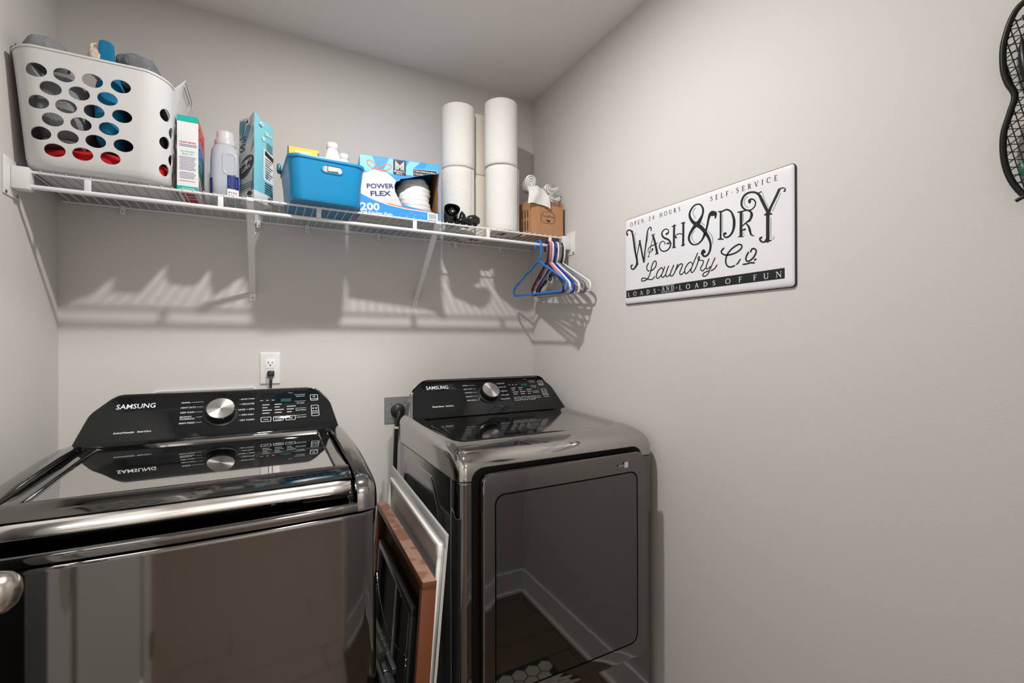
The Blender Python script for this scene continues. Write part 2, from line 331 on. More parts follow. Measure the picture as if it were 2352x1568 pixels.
# ------------------------------------------------------------------ washer and dryer
def colx(X, r, n=7):                                  # column positions with a rounded end
    xs = [X-r+r*math.sin(PI/2*i/n) for i in range(n+1)]
    return xs
PS, PC = .678, .735                                   # console face slope
def console(t, cx, y0, z0, yb, title, opts_l, opts_r, sub, btn, txt_m):
    E = Vector((1, 0, 0)); S = Vector((0, PS, PC)); Nn = Vector((0, -PC, PS)); O = Vector((cx, y0, z0))
    outl = roundpoly([(-.328, .0), (-.305, .118), (-.258, .178), (.262, .178), (.306, .118), (.328, .0)], [.004, .06, .05, .05, .06, .004], 8)
    def ring(k, dn, dy=None):
        r = []
        for x, s in outl:
            p = O+E*x*k+S*(s*(1 if s < .02 else k))+Nn*dn
            if dy is not None: p = Vector((p.x, dy, p.z))
            r.append(p)
        return r
    h = part('console_housing', MB().loft([ring(.995, -.003), ring(1.006, -.010), ring(1.008, -.02), ring(1.008, 0, yb-.01), ring(.99, 0, yb)], 0), 'steel', t)
    part('control_panel', MB().loft([ring(.997, -.006), ring(1.0, -.001), ring(.994, .0012), ring(.985, .002)], 0), 'black_gloss', t, 60)
    F = lambda x, s, d=.0026: O+E*x+S*s+Nn*d
    lt = MB()
    lw = MB(); put(lw, 'SAMSUNG', F(-.250, .128), E, S, .0165, .088, 0, .010); part('brand_lettering', lw, [txt_m], t, 0)
    lw = MB(); put(lw, sub, F(-.244, .045), E, S, .0075, .082, 0, .01); part('feature_lettering', lw, [txt_m], t, 0)
    for (s, z) in zip(opts_l, (.137, .119, .1015, .083, .0645)):
        if '\n' in s:
            a, b = s.split('\n'); put(lt, a, F(-.101, z+.003), E, S, .0050, .0036*len(a), m=0); put(lt, b, F(-.101, z-.0045), E, S, .0050, .0036*len(b), m=0)
        else: put(lt, s, F(-.101, z), E, S, .0052, .0037*len(s), m=0)
        x0 = -.101+.0037*len(s.split('\n')[-1])+.002
        lt.poly([F(x0, z+.0022), F(-.047, z+.0022), F(-.047, z+.0029), F(x0, z+.0029)], 0)
    for (s, z) in zip(opts_r, (.139, .1205, .100, .0805, .0615)):
        put(lt, s, F(.086, z), E, S, .0052, .0036*min(len(s), 12), m=0, align='r')
        x1 = .086-.0036*min(len(s), 12)-.002
        lt.poly([F(.0455, z+.0022), F(max(x1, .0465), z+.0022), F(max(x1, .0465), z+.0029), F(.0455, z+.0029)], 0)
    def obtn(x, s, w, hh, th=.0012, m=0):
        a = rrect(w, hh, .003, 4, x, s); b = rrect(w-th, hh-th, .0022, 4, x, s); n = len(a)
        lt.add([F(*p) for p in a]+[F(*p) for p in b], [(i, (i+1) % n, n+(i+1) % n, n+i) for i in range(n)], m)
    for (s, x) in zip(btn, (.118, .152, .186)):
        obtn(x, .061, .014, .0085); L = s.split('\n')
        for q, l in enumerate(L): put(lt, l, F(x, .058+(.0035 if len(L) > 1 else 0)-q*.0075), E, S, .0052, m=0, align='c')
    for x, n in ((.108, 4), (.142, 4), (.176, 3)):
        for q in range(n): lt.poly([F(x, .082+q*.0105), F(x+.014+.006*((q*7+n) % 3), .082+q*.0105), F(x+.014+.006*((q*7+n) % 3), .0855+q*.0105), F(x, .0855+q*.0105)], 1)
    for q in range(3): lt.poly([F(.102+q*.016, .131), F(.110+q*.016, .131), F(.110+q*.016, .1335), F(.102+q*.016, .1335)], 1)
    put(lt, 'Timer', F(.182, .156), E, S, .004, m=1)
    for q, s in enumerate(('Smart Care', 'Extra Rinse', 'Pre Soak', 'Delay End')):
        put(lt, s, F(.217, .059+q*.027), E, S, .0044, .0027*len(s), m=0, align='c'); lt.poly([F(.200, .068+q*.027), F(.232, .068+q*.027), F(.232, .0688+q*.027), F(.200, .0688+q*.027)], 0)
    obtn(.258, .1345, .0115, .012); put(lt, 'POWER', F(.258, .1265), E, S, .0042, m=0, align='c')
    ring_ = [(math.cos(a), math.sin(a)) for a in [PI*2*i/16 for i in range(16)]]
    lt.add([F(.258+.0035*a, .1385+.0035*b) for a, b in ring_]+[F(.258+.0026*a, .1385+.0026*b) for a, b in ring_], [(i, (i+1) % 16, 16+(i+1) % 16, 16+i) for i in range(16)], 0)
    obtn(.258, .0825, .0115, .021); lt.poly([F(.251, .0945), F(.251, .0885), F(.256, .0915)], 0)
    for q in (.259, .263): lt.poly([F(q, .0885), F(q+.0015, .0885), F(q+.0015, .0945), F(q, .0945)], 0)
    put(lt, 'START', F(.258, .078), E, S, .0044, m=0, align='c'); put(lt, 'PAUSE', F(.258, .0705), E, S, .0044, m=0, align='c')
    part('lettering', lt, [txt_m, 'print_dim'], t, 0)
    ds = MB().poly([F(.160, .1235), F(.190, .1235), F(.190, .136), F(.160, .136)]); part('display', ds, 'display', t, 0)
    kb = part('dial_base', MB().lathe([(.0455, .0012), (.0448, .004), (.0415, .006), (.0405, .004)], F(0, .0935, 0), Nn, 48), 'black_plastic', t)
    kd = part('dial', MB().lathe([(.0378, .003), (.0378, .026), (.0370, .0285), (.0348, .030)], F(0, .0935, 0), Nn, 56, caps=False), 'black_gloss', t)
    fc = MB(); n = 56; c = F(0, .0935, .0302); ring1 = [c+(E*math.cos(2*PI*i/n)+S*math.sin(2*PI*i/n))*.0352 for i in range(n)]
    fc.add([c]+ring1, [(0, 1+i, 1+(i+1) % n) for i in range(n)]); part('dial_face', fc, 'dial', kd, 0, 'brushed metal dial face')
# dial face: radial sheen from an anisotropic spun finish
dm = mat('dial', (.66, .65, .63), .30, 1., var=.02)
nt = dm.node_tree; b = nt.nodes['Principled BSDF']; b.inputs['Anisotropic'].default_value = .85
tg = nt.nodes.new('ShaderNodeTangent'); tg.direction_type = 'RADIAL'; tg.axis = 'Y'; nt.links.new(tg.outputs[0], b.inputs['Tangent'])

def body_ring(cx, hx, y0, y1, rf, z, bul=.0, n=8, nb=14):
    P = []
    for i in range(nb+1):
        x = -(hx-rf)+2*(hx-rf)*i/nb; P.append((x, y0-bul*(1-(x/hx)**2)))
    for i in range(1, n+1):
        a = PI/2*i/n; P.append((hx-rf+rf*math.sin(a), y0+rf-rf*math.cos(a)))
    P += [(hx, y1-.006), (hx-.006, y1), (-hx+.006, y1), (-hx, y1-.006)]
    for i in range(n, 0, -1):
        a = PI/2*i/n; P.append((-(hx-rf+rf*math.sin(a)), y0+rf-rf*math.cos(a)))
    return [Vector((cx+x, y, z)) for x, y in P]

def make_washer():
    cx, y0, y1, hx = -.122, 1.045, 1.715, .343
    t = thing('washing_machine', 'black stainless top-load washing machine with glass lid beside the left wall', 'washing machine', (cx, (y0+y1)/2, 0))
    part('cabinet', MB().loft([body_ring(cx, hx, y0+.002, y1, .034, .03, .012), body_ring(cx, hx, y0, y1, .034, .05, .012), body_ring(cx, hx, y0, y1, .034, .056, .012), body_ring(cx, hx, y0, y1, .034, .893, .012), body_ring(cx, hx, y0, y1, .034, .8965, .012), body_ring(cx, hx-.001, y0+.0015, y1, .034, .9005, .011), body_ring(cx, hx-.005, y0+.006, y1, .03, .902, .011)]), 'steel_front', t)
    part('seam', MB().loft([body_ring(cx, hx-.007, y0+.008, y1-.01, .03, .895, .011), body_ring(cx, hx-.007, y0+.008, y1-.01, .03, .912, .011)]), 'black_matte', t)
    for sx in (-1, 1):
        for yy in (y0+.08, y1-.08): part('foot', MB().lathe([(.018, 0), (.02, .006), (.012, .012), (.012, .034)], (cx+sx*.28, yy, 0), n=16), 'black_plastic', t)
    # side rails: profile (dy, z) extruded across x with rounded outer edge
    prof = [(0, .906), (0, .924), (.002, .940), (.008, .955), (.020, .967), (.050, .977), (.11, .988), (.19, .9985), (.28, 1.005), (.38, 1.009), (.48, 1.010), (.58, 1.004), (.66, .998)]
    for s in (-1, 1):
        r = .026; rows = []
        xs = [.2955, .2975, .303]+[hx-r+r*math.sin(PI/2*i/8) for i in range(9)]
        for x in xs:
            d = 0 if x < hx-r else r*(1-math.sqrt(max(0, 1-((x-(hx-r))/r)**2)))
            if x < .2965: d = .006
            elif x < .30: d = .0015
            row = []
            for dy, z in prof:
                hgt = (z-.906)/.1; zz = z-d*min(1, hgt*1.3); yy = y0+dy+d*.9*max(0, 1-dy/.06)-.012*(1-(x/hx)**2)*max(0, 1-dy/.1)
                row.append((cx+s*x, yy, max(.906, zz)))
            rows.append([(cx+s*x, row[0][1], .906)]+row+[(cx+s*x, y1, .906)])
        rows.append([(p[0], p[1], .906) for p in rows[-1]])
        rows.insert(0, [(p[0], p[1], .906) for p in rows[0]])
        part('top_rail', MB().grid(rows), 'steel', t, 50)
    # front lip under the lid
    rows = []
    lp = [(.05, .907), (.0005, .9062), (0, .9075), (0, .9175), (.0006, .9205), (.003, .9232), (.006, .9240), (.010, .9242), (.03, .9242), (.055, .9242), (.055, .907)]
    for i in range(25):
        x = -.298+.596*i/24; b = .012*(1-(x/hx)**2)
        rows.append([(cx+x, y0+dy-b*max(0, 1-dy/.1), z) for dy, z in lp])
    part('front_lip', MB().grid(rows), 'steel_front', t, 40)
    # finger recess under the lid handle
    rows = []
    for i in range(25):
        x = -.296+.592*i/24; b = .012*(1-(x/hx)**2)
        rows.append([(cx+x, y0+dy-b*max(0, 1-dy/.1), z) for dy, z in ((.028, .9243), (.044, .926), (.060, .934), (.068, .952))])
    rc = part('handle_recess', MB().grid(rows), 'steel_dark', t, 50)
    O = Vector((cx+.118, y0+.0455, .9285)); ex = Vector((1, 0, 0)); ey = Vector((0, .86, .51))
    lb = MB(); lb.poly([O+ex*a+ey*b+Vector((0, -.0008, .001)) for a, b in ((0, 0), (.075, 0), (.075, .016), (0, .016))], 0)
    put(lb, 'Water', O+ex*.008+ey*.0085+Vector((0, -.0014, .0016)), ex, ey, .006, m=1); put(lb, 'Jet', O+ex*.014+ey*.001+Vector((0, -.0014, .0016)), ex, ey, .007, m=1)
    lb.poly([O+ex*a+ey*b+Vector((0, -.0014, .0016)) for a, b in ((.042, .004), (.070, .004), (.070, .013), (.042, .013))], 2)
    part('badge', lb, ['black_matte', 'print_white', 'grey_plate'], t, 0)
    # lid
    X = .291; gx, gy0, gy1 = .262, .095, .515
    zl = lambda dy: .9865+.012*sstep(.09, .5, dy) if dy > .09 else .9865-.0340*(1-dy/.09)**1.6
    lid = MB()
    for s in (-1, 1):                                 # side borders
        rows = []
        for x, dz in ((gx, -.007), (gx+.0005, -.001), (gx+.002, .0008), (X-.004, .0012), (X-.001, -.001), (X, -.006), (X, -.03)):
            rows.append([(cx+s*x, y0+dy, zl(dy)+dz) for dy in (.0355, .052, .07, .09, .11, .14, .2, .3, .4, .5, .53)])
        lid.grid(rows)
    rows = []
    for i in range(31):                               # front border
        x = -X+2*X*i/30; b = .012*(1-(x/hx)**2)
        rows.append([(cx+x, y0+dy-b*max(0, 1-dy/.1), z) for dy, z in ((gy0, zl(gy0)-.007), (gy0-.0008, zl(gy0)-.0008), (gy0-.003, zl(gy0)+.0006), (.085, zl(.085)+.001), (.07, zl(.07)+.001), (.055, zl(.055)+.0005), (.044, zl(.044)), (.0355, zl(.0355)-.0005))])
    lid.grid(rows)
    rows = [[(cx+x, y0+dy, zl(dy)+dz) for dy, dz in ((gy1, -.007), (gy1+.001, .0005), (.54, .001))] for x in (-X, 0, X)]
    lid.grid(rows)
    L = part('lid', lid, 'steel_front', t, 45)
    gl = [[(cx-gx-.001+(2*gx+.002)*i/12, y0+gy0-.002+(gy1-gy0+.004)*j/16, zl(gy0+(gy1-gy0)*j/16)-.0055) for j in range(17)] for i in range(13)]
    part('lid_glass', MB().grid(gl), 'lid_glass', L, 60)
    rows = []
    cp = [(.040, .9695), (.037, .9688), (.032, .9655), (.0275, .9605), (.0242, .954), (.0230, .9475), (.0245, .943), (.030, .941), (.060, .944)]
    for i in range(41):
        x = -.2885+.577*i/40; b = .012*(1-(x/hx)**2); e = sstep(.262, .289, abs(x))*.008
        rows.append([(cx+x, y0+dy+e-b*max(0, 1-dy/.1), z) for dy, z in cp])
    part('chrome_handle', MB().grid(rows), 'chrome', L, 60, 'polished chrome pull strip')
    part('hinge_bar', MB().box(cx-.30, cx+.30, y0+.525, y0+.56, .975, 1.006, bev=.004), 'black_gloss', t)
    console(t, cx+.005, 1.568, .990, 1.715, '', ('NORMAL', 'HEAVY DUTY', 'DEEP WASH', 'BEDDING/\nWATERPROOF', 'PERM PRESS'), ('QUICK WASH', 'DELICATES', 'RINSE + SPIN', 'SPIN ONLY', 'SELF CLEAN'), 'ActiveWaterJet   SmartCare', ('Temp.', 'Water\nLevel', 'Soil'), 'print_white')
make_washer()

def make_dryer():
    cx, y0, y1, hx = .783, 1.128, 1.715, .343
    t = thing('clothes_dryer', 'black stainless front-load dryer with dark square door in the right corner', 'dryer', (cx, (y0+y1)/2, 0))
    yg = y0+.054
    fr = lambda z, i=0: [v for v in body_ring(cx, hx-i, y0+i, yg, .030, z)]
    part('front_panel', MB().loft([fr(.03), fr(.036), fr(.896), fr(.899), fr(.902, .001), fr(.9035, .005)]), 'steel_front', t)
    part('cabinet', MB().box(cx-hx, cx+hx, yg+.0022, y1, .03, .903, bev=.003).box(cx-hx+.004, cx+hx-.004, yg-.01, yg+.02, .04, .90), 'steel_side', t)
    for sx in (-1, 1):
        for yy in (y0+.08, y1-.08): part('foot', MB().lathe([(.018, 0), (.02, .006), (.012, .012), (.012, .034)], (cx+sx*.28, yy, 0), n=16), 'black_plastic', t)
    # pressed relief on both cabinet sides
    for s in (-1, 1):
        mb = MB(); rel = roundpoly([(1.655, .10), (1.655, .872), (1.33, .872), (1.255, .79), (1.255, .10)], [.03, .03, .06, .06, .03], 6)
        c = (sum(p[0] for p in rel)/len(rel), sum(p[1] for p in rel)/len(rel))
        def rg(k, off): return [Vector((cx+s*(hx+off), c[0]+(p[0]-c[0])*(1-k/abs(.2)), c[1]+(p[1]-c[1])*(1-k/.385))) for p in rel]
        mb.loft([rg(0, -.001), rg(.004, .0035), rg(.010, .0045), rg(.018, .0035), rg(.026, .0012), rg(.034, .0004)]); part('side_relief', mb, 'steel_side', t, 60)
    # top deck: front rolls over, inset in the middle
    pr = [(0, .907), (0, .920), (.001, .932), (.004, .944), (.010, .955), (.019, .9645), (.031, .972), (.047, .978), (.07, .983), (.10, .987)]
    pr += [(.115+.0165*i, .9885+.0135*min(1, i/26)) for i in range(30)]
    X, r = hx, .032; xs = [X-r+r*math.sin(PI/2*i/9) for i in range(10)]
    xin = [i*(X-r)/26 for i in range(26)]; cols = [-x for x in reversed(xs)]+[-x for x in reversed(xin[1:])]+xin+xs
    rows = []
    for x in cols:
        a = abs(x); d = 0 if a < X-r else r*(1-math.sqrt(max(0, 1-((a-(X-r))/r)**2)))
        row = []
        for dy, z in pr:
            ins = .0075*sstep(.296, .272, a)*sstep(.105, .135, dy)
            hgt = (z-.907)/.08; row.append((cx+x, y0+dy+d*.85*max(0, 1-dy/.07), max(.907, z-d*min(1, hgt*1.25)-ins)))
        rows.append([(cx+x, row[0][1], .905)]+row+[(cx+x, y1, 1.0-d), (cx+x, y1, .905)])
    rows.append([(p[0], p[1], .905) for p in rows[-1]]); rows.insert(0, [(p[0], p[1], .905) for p in rows[0]])
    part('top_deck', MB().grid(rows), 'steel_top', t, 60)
    # black surround, door, glass
    sur = rrect(.295, .33, .035, 6, cx-.010, .608)
    part('door_surround', MB().prism(sur, (0, 0, 0), (1, 0, 0), (0, 0, 1), (0, 1, 0), y0-.003, y0+.012), 'black_matte', t)
    def dring(hx_, hz, rr, y, bul, cxx=cx-.008, cz=.610, n=6, nb=8):
        P = []
        base = rrect(hx_, hz, rr, n, cxx, cz)
        Q = []
        for i, p in enumerate(base):
            Q.append(p); q = base[(i+1) % len(base)]
            if i % (n+1) == n:
                for k in range(1, nb): Q.append((p[0]+(q[0]-p[0])*k/nb, p[1]+(q[1]-p[1])*k/nb))
        return [Vector((x, y-bul*(1-((x-cxx)/.28)**2)*.6-bul*(1-((z-cz)/.32)**2)*.4, z)) for x, z in Q]
    D = part('door', MB().loft([dring(.278, .315, .028, y0-.004, 0), dring(.281, .318, .03, y0-.026, .004), dring(.279, .316, .03, y0-.031, .004), dring(.274, .311, .028, y0-.033, .004),
                               dring(.2465, .266, .028, y0-.0335, .004, cz=.606), dring(.2455, .265, .027, y0-.030, .004, cz=.606), dring(.20, .22, .02, y0-.030, .004, cz=.606)], cap0=True, cap1=True), 'steel_front', t, 40)
    part('door_groove', MB().loft([dring(.2462, .2657, .0275, y0-.0305, .004, cz=.606), dring(.2415, .261, .026, y0-.0305, .004, cz=.606)], caps=False), 'black_matte', D)
    G = []
    for k in (1., .97, .8, .6, .4, .2, .02): G.append([v for v in dring(.2425*k, .262*k, .0255*k, y0-.0335, .004, cz=.606)])
    part('door_glass', MB().loft(G, cap0=False), 'door_glass', D, 60)
    st = MB(); E = Vector((1, 0, 0)); Z = Vector((0, 0, 1)); o = Vector((cx+.182, y0-.0385, .888))
    st.poly([o, o+E*.015, o+E*.015+Z*.017, o+Z*.017], 0)
    for q in range(4): st.poly([o+E*(-.022+q*.0055)+Z*.004, o+E*(-.0185+q*.0055)+Z*.004, o+E*(-.0185+q*.0055)+Z*.011, o+E*(-.022+q*.0055)+Z*.011], 1)
    part('sticker', st, ['print_white', 'print_dim'], D, 0)
    console(t, cx+.006, 1.622, .995, 1.735, '', ('NORMAL', 'HEAVY DUTY', 'SANITIZE', 'BEDDING', 'PERM PRESS'), ('DELICATES', 'QUICK DRY', 'TIME DRY', 'AIR FLUFF', 'WRINKLE RELEASE'), 'MoistureSensor   SmartCare', ('Dryness', 'Temp.', 'Time'), 'print_white')
make_dryer()
# ------------------------------------------------------------------ wire shelf
SY, SB, SZ, RZ = 1.645, 1.938, 1.7135, 1.675          # front y, back y, top front wire z, hang rod z
TOP = 1.7205                                          # surface things stand on
sx0, sx1 = XL+.012, XR-.012
sh = thing('wire_shelf', 'white ventilated wire shelf with hanging rod across the back wall', 'shelf', ((XL+XR)/2, YB, SZ))
part('front_wire', MB().tube([(sx0, SY, SZ), (sx1, SY, SZ)], .0036, 10), 'wire', sh)
part('hang_rod', MB().tube([(sx0, SY, RZ), (sx1, SY, RZ)], .0062, 14), 'wire', sh)
part('back_wire', MB().tube([(sx0, SB, SZ), (sx1, SB, SZ)], .0032, 10), 'wire', sh)
for yy in (1.79,): part('middle_wire', MB().tube([(sx0, yy, SZ), (sx1, yy, SZ)], .0030, 10), 'wire', sh)
cw = MB().tube([(0, SY-.005, SZ+.0022), (0, SY-.003, SZ+.0047), (0, SY+.01, SZ+.0050), (0, SB, SZ+.0048)], .0017, 6)
Wi = W[sh.name].inverted(); cme = mesh_of('cross_wire', MB().add(cw.v, cw.f), ['wire'], Matrix.Translation((0, -YB, -SZ)))
n = int((sx1-sx0-.03)/.0254)
for i in range(n+1):
    o = bpy.data.objects.new('cross_wire', cme); COL.objects.link(o); o.parent = sh; o.location = (sx0+.018+i*.0254-(XL+XR)/2, 0, 0)
for x in (-.4243, -.1194, .155, .4767, .7686, 1.055):
    part('lip_post', MB().box(x-.0075, x+.0075, SY-.0025, SY+.0025, RZ+.003, SZ, bev=.002), 'wire', sh)
for s, xw in ((1, XL), (-1, XR)):
    e = MB(); a = lambda v: xw+s*v; bx = lambda mb, x0, x1, *q, **k: mb.box(min(a(x0), a(x1)), max(a(x0), a(x1)), *q, **k)
    bx(e, 0, .0035, 1.597, 1.672, 1.642, 1.738, bev=.0015); bx(e, .0035, .038, 1.628, 1.663, 1.664, 1.7215, bev=.003)
    eb = part('end_bracket', e, 'white_plastic', sh)
    for yy, zz in ((1.606, 1.648), (1.664, 1.731), (1.664, 1.650)): part('screw', MB().lathe([(.0045, 0), (.004, .002), (.001, .0028)], (xw+s*.0035, yy, zz), (s, 0, 0), 10), 'screw', eb)
for x, wob in ((-.042, 0), (.567, 0)):
    b = MB(); p0, p1 = Vector((x, SY+.008, SZ-.002)), Vector((x, YB-.006, 1.452)); dd = (p1-p0).normalized(); nn = Vector((0, dd.z, -dd.y)); L = (p1-p0).length
    b.obox(p0, (1, 0, 0), dd, nn, -.010, .010, 0, L, -.0012, .0012); b.obox(p0, (1, 0, 0), dd, nn, -.010, -.0078, 0, L, -.0075, 0); b.obox(p0, (1, 0, 0), dd, nn, .0078, .010, 0, L, -.0075, 0)
    b.obox(p0, (1, 0, 0), (0, 1, 0), (0, 0, 1), -.010, .010, -.012, .004, -.004, .008, bev=.002)
    b.box(x-.0105, x+.0105, YB-.003, YB, 1.424, 1.468, bev=.001); br = part('brace', b, 'wire', sh)
    part('screw', MB().lathe([(.0045, 0), (.004, .002), (.001, .003)], (x, YB-.003, 1.436), (0, -1, 0), 10), 'screw', br)
for x in (-.412, -.022, .141, .41, .745, .97):
    c = part('wall_clip', MB().box(x-.007, x+.007, SB-.006, YB, SZ-.022, SZ+.006, bev=.002), 'wire', sh)
    part('screw', MB().lathe([(.003, 0), (.002, .0015)], (x, SB-.006, SZ-.015), (0, -1, 0), 8), 'screw', c)

# ------------------------------------------------------------------ laundry basket and what is in it
bc = (-.400, 1.757)
def bring(z, k, inset=0, n=10):
    hx = .154+.011*k-inset; hy = .134+.050*k-inset; r = .062-inset*.5; out = []
    base = rrect(hx, hy, r, n, bc[0], bc[1]); Q = []
    for i, p in enumerate(base):
        Q.append(p); q = base[(i+1) % len(base)]; L = math.hypot(p[0]-q[0], p[1]-q[1])
        if i % (n+1) == n:
            for j in range(1, 26): Q.append((p[0]+(q[0]-p[0])*j/26, p[1]+(q[1]-p[1])*j/26))
    for x, y in Q:
        zz = z
        if k > .95: zz += .056*sstep(.120, .060, abs(y-bc[1]))*sstep(.13, .15, abs(x-bc[0])) - .006*sstep(.11, .17, abs(x-bc[0]))
        fl_ = .022*sstep(.12, .07, abs(y-bc[1]))*sstep(.12, .15, abs(x-bc[0]))*sstep(.75, 1.0, k)
        out.append(Vector((x+math.copysign(fl_, x-bc[0]) if x > bc[0] else x, y, zz)))
    return out
B0, B1 = TOP+.001, 2.008
def bstack(ins):
    R = []
    for z, k, e in ((0, 0, .020), (.005, 0, .008), (.014, .02, .002), (.03, .08, 0), (.10, .33, 0), (.17, .58, 0), (.23, .80, 0), (B1-B0, 1., 0)):
        R.append(bring(B0+z+(ins if z < .02 else 0), k, e+ins))
    return R
rim = [bring(B1+.003, 1., -.002), bring(B1+.003, 1., .001)]
bk = MB().loft(bstack(0)+[bring(B1-.002, 1., -.0015), rim[0], rim[1]]+bstack(.003)[::-1], 0)
t = thing('laundry_basket', 'white plastic laundry basket with rows of oval holes', 'basket', (bc[0], bc[1], TOP))
body = part('basket_body', bk, 'basket', t)
cut = MB(); el = lambda a, b, n=24: [(a*math.cos(2*PI*i/n), b*math.sin(2*PI*i/n)) for i in range(n)]
for r in range(6):
    z = 1.955-.0370*r
    for x in ((-.508, -.4545, -.399, -.341) if r % 2 == 0 else (-.482, -.427, -.370)):
        cut.prism([(x+p[0], z+p[1]) for p in el(.0215, .0162)], (0, 0, 0), (1, 0, 0), (0, 0, 1), (0, 1, 0), 1.50, 1.66)
    kk = max(0, min(1, (z-B0)/(B1-B0))); hx_, hy_ = .154+.011*kk, .134+.050*kk
    if r > 0:
        for al in ((-4,) if r % 2 == 0 else (-33,)):
            a = math.radians(al); d_ = Vector((math.cos(a), math.sin(a), 0)); o_ = Vector((bc[0]+hx_-.062, bc[1]-hy_+.062, z-.004)); cut.prism([(p[0]*.8, p[1]) for p in el(.021, .0165)], o_, (-d_.y, d_.x, 0), (0, 0, 1), d_, .03, .10)
    for yy in ((1.735, 1.800, 1.862) if r % 2 == 0 else (1.703, 1.768, 1.832)):
        cut.prism([(yy+p[0], z-.004+p[1]) for p in el(.021, .0165)], (0, 0, 0), (0, 1, 0), (0, 0, 1), (1, 0, 0), -.29, -.20)
slot = rrect(.066, .0140, .0139, 8, bc[1], 2.031)
cut.prism(slot, (0, 0, 0), (0, 1, 0), (0, 0, 1), (1, 0, 0), -.27, -.18); cut.prism(slot, (0, 0, 0), (0, 1, 0), (0, 0, 1), (1, 0, 0), -.60, -.53)
bool_cut(body, cut)
# clothes (each its own thing)
def cloth(name, mb, m, label, loc): return solo(name, mb, m, label, 'clothing', loc, 'laundry in the white basket', 60)
cloth('towel', lump((-.480, 1.748, 1.905), (.060, .128, .095), 1, .13, 9, 30, .55), 'towel_grey', 'grey knit towel heaped along the left of the laundry basket', (-.478, 1.745, 1.77))
cloth('blue_shirt', lump((-.378, 1.742, 1.905), (.034, .130, .110), 2, .08, 10, 28, .5), 'cloth_blue', 'teal blue shirt standing folded in the middle of the laundry basket', (-.372, 1.735, 1.78))
cloth('black_garment', lump((-.300, 1.745, 1.890), (.034, .118, .105), 3, .08, 9, 26, .5), 'cloth_black', 'black garment behind the right oval holes of the laundry basket', (-.30, 1.745, 1.775))
cloth('red_garment', lump((-.395, 1.752, 1.762), (.135, .116, .032), 4, .12, 12, 26, .45), 'cloth_red', 'bright red garment at the bottom of the laundry basket', (-.40, 1.752, 1.73))
cloth('mauve_garment', lump((-.475, 1.75, 1.800), (.050, .108, .012), 8, .10, 12, 20, .5), 'cloth_pink', 'dusky mauve garment between red cloth and grey towel in the basket', (-.47, 1.735, 1.776))
cloth('grey_shirt', lump((-.512, 1.665, 2.035), (.040, .060, .038), 5, .30, 16, 44, .8), 'towel_grey', 'grey folded shirt poking over the left rim of the basket', (-.498, 1.73, 2.0))
cloth('cream_garment', lump((-.405, 1.665, 2.045), (.024, .04, .040), 6, .25, 26, 36, .8), 'cloth_cream', 'cream fluffy garment beside blue cloth above the basket rim', (-.398, 1.71, 1.99))
cloth('fleece', lump((-.322, 1.672, 2.032), (.052, .060, .050), 7, .20, 15, 48, .75), 'fleece_grey', 'grey fleecy blanket piled over the right rim of the basket', (-.318, 1.70, 1.98))
bl = MB()
for i in range(1): bl = lump((-.380, 1.628, 2.046), (.017, .008, .040), 12, .16, 16, 30, .38)
cloth('blue_cloth', bl, 'cloth_blue', 'bright teal cloth corner on top between cream and grey laundry', (-.366, 1.672, 2.0))

# ------------------------------------------------------------------ detergent carton
def quad(x0, x1, z0, z1, y): return [(x0, y, z0), (x1, y, z0), (x1, y, z1), (x0, y, z1)]
X = Vector((1, 0, 0)); Z = Vector((0, 0, 1)); Y = Vector((0, 1, 0))
cx0, cx1, cy0, cy1, cz1 = -.231, -.178, 1.672, 1.825, TOP+.2255
t = thing('detergent_carton', 'tall white carton with teal bands and red, blue and green side', 'carton', ((cx0+cx1)/2, (cy0+cy1)/2, TOP))
part('carton_body', MB().box(cx0, cx1, cy0, cy1, TOP, cz1, bev=.0008, seg=1), 'bx_white', t)
f = MB(); yq = cy0-.0004
f.poly(quad(cx0, cx1, cz1-.018, cz1, yq), 0); f.poly(quad(cx0, cx1, TOP, TOP+.016, yq), 0)
put(f, 'LEARN MORE', ((cx0+cx1)/2, yq, TOP+.144), X, Z, .0052, .040, 1, .02, align='c')
for q in range(2): f.poly(quad(cx0+.006, cx1-.004, TOP+.1385-q*.0045, TOP+.1402-q*.0045, yq), 2)
put(f, 'ALL NATURAL', ((cx0+cx1)/2, yq, TOP+.117), X, Z, .0048, .036, 0, align='c'); put(f, 'SINCE 1991', ((cx0+cx1)/2, yq, TOP+.109), X, Z, .0048, .028, 0, align='c')
for q in range(18):
    if q in (10, 16): continue
    w = .0015*((q*5) % 4); f.poly(quad(cx0+.006+w*.3, cx1-.006-w, TOP+.102-q*.0042, TOP+.1032-q*.0042, yq), 2)
for q in range(2): f.poly(quad(cx0+.012-q*.005, cx1-.010+q*.004, TOP+.009-q*.004, TOP+.0105-q*.004, yq-.0003), 3)
part('front_print', f, ['bx_teal', 'bx_inkred', 'bx_ink', 'bx_white'], t, 0)
s = MB(); xq = cx1+.0004; P = lambda y, z: (xq, cy0+y, TOP+z); D_ = cy1-cy0
s.poly([P(0, .222), P(D_, .222), P(D_, .150), P(0, .158)], 0); s.poly([P(0, .158), P(D_, .150), P(D_, .088), P(0, .104)], 1)
s.poly([P(0, .104), P(D_, .088), P(D_, .020), P(0, .060)], 2)
for zc in (.185, .125, .075):
    rg = [(math.cos(a), math.sin(a)) for a in [2*PI*i/20 for i in range(20)]]
    s.add([P(.03+.022*a, zc+.016*b) for a, b in rg]+[P(.03+.019*a, zc+.013*b) for a, b in rg], [(i, (i+1) % 20, 20+(i+1) % 20, 20+i) for i in range(20)], 3)
    for q in range(3): s.poly([P(.065, zc-.012+q*.008), P(.13, zc-.012+q*.008), P(.13, zc-.0095+q*.008), P(.065, zc-.0095+q*.008)], 3)
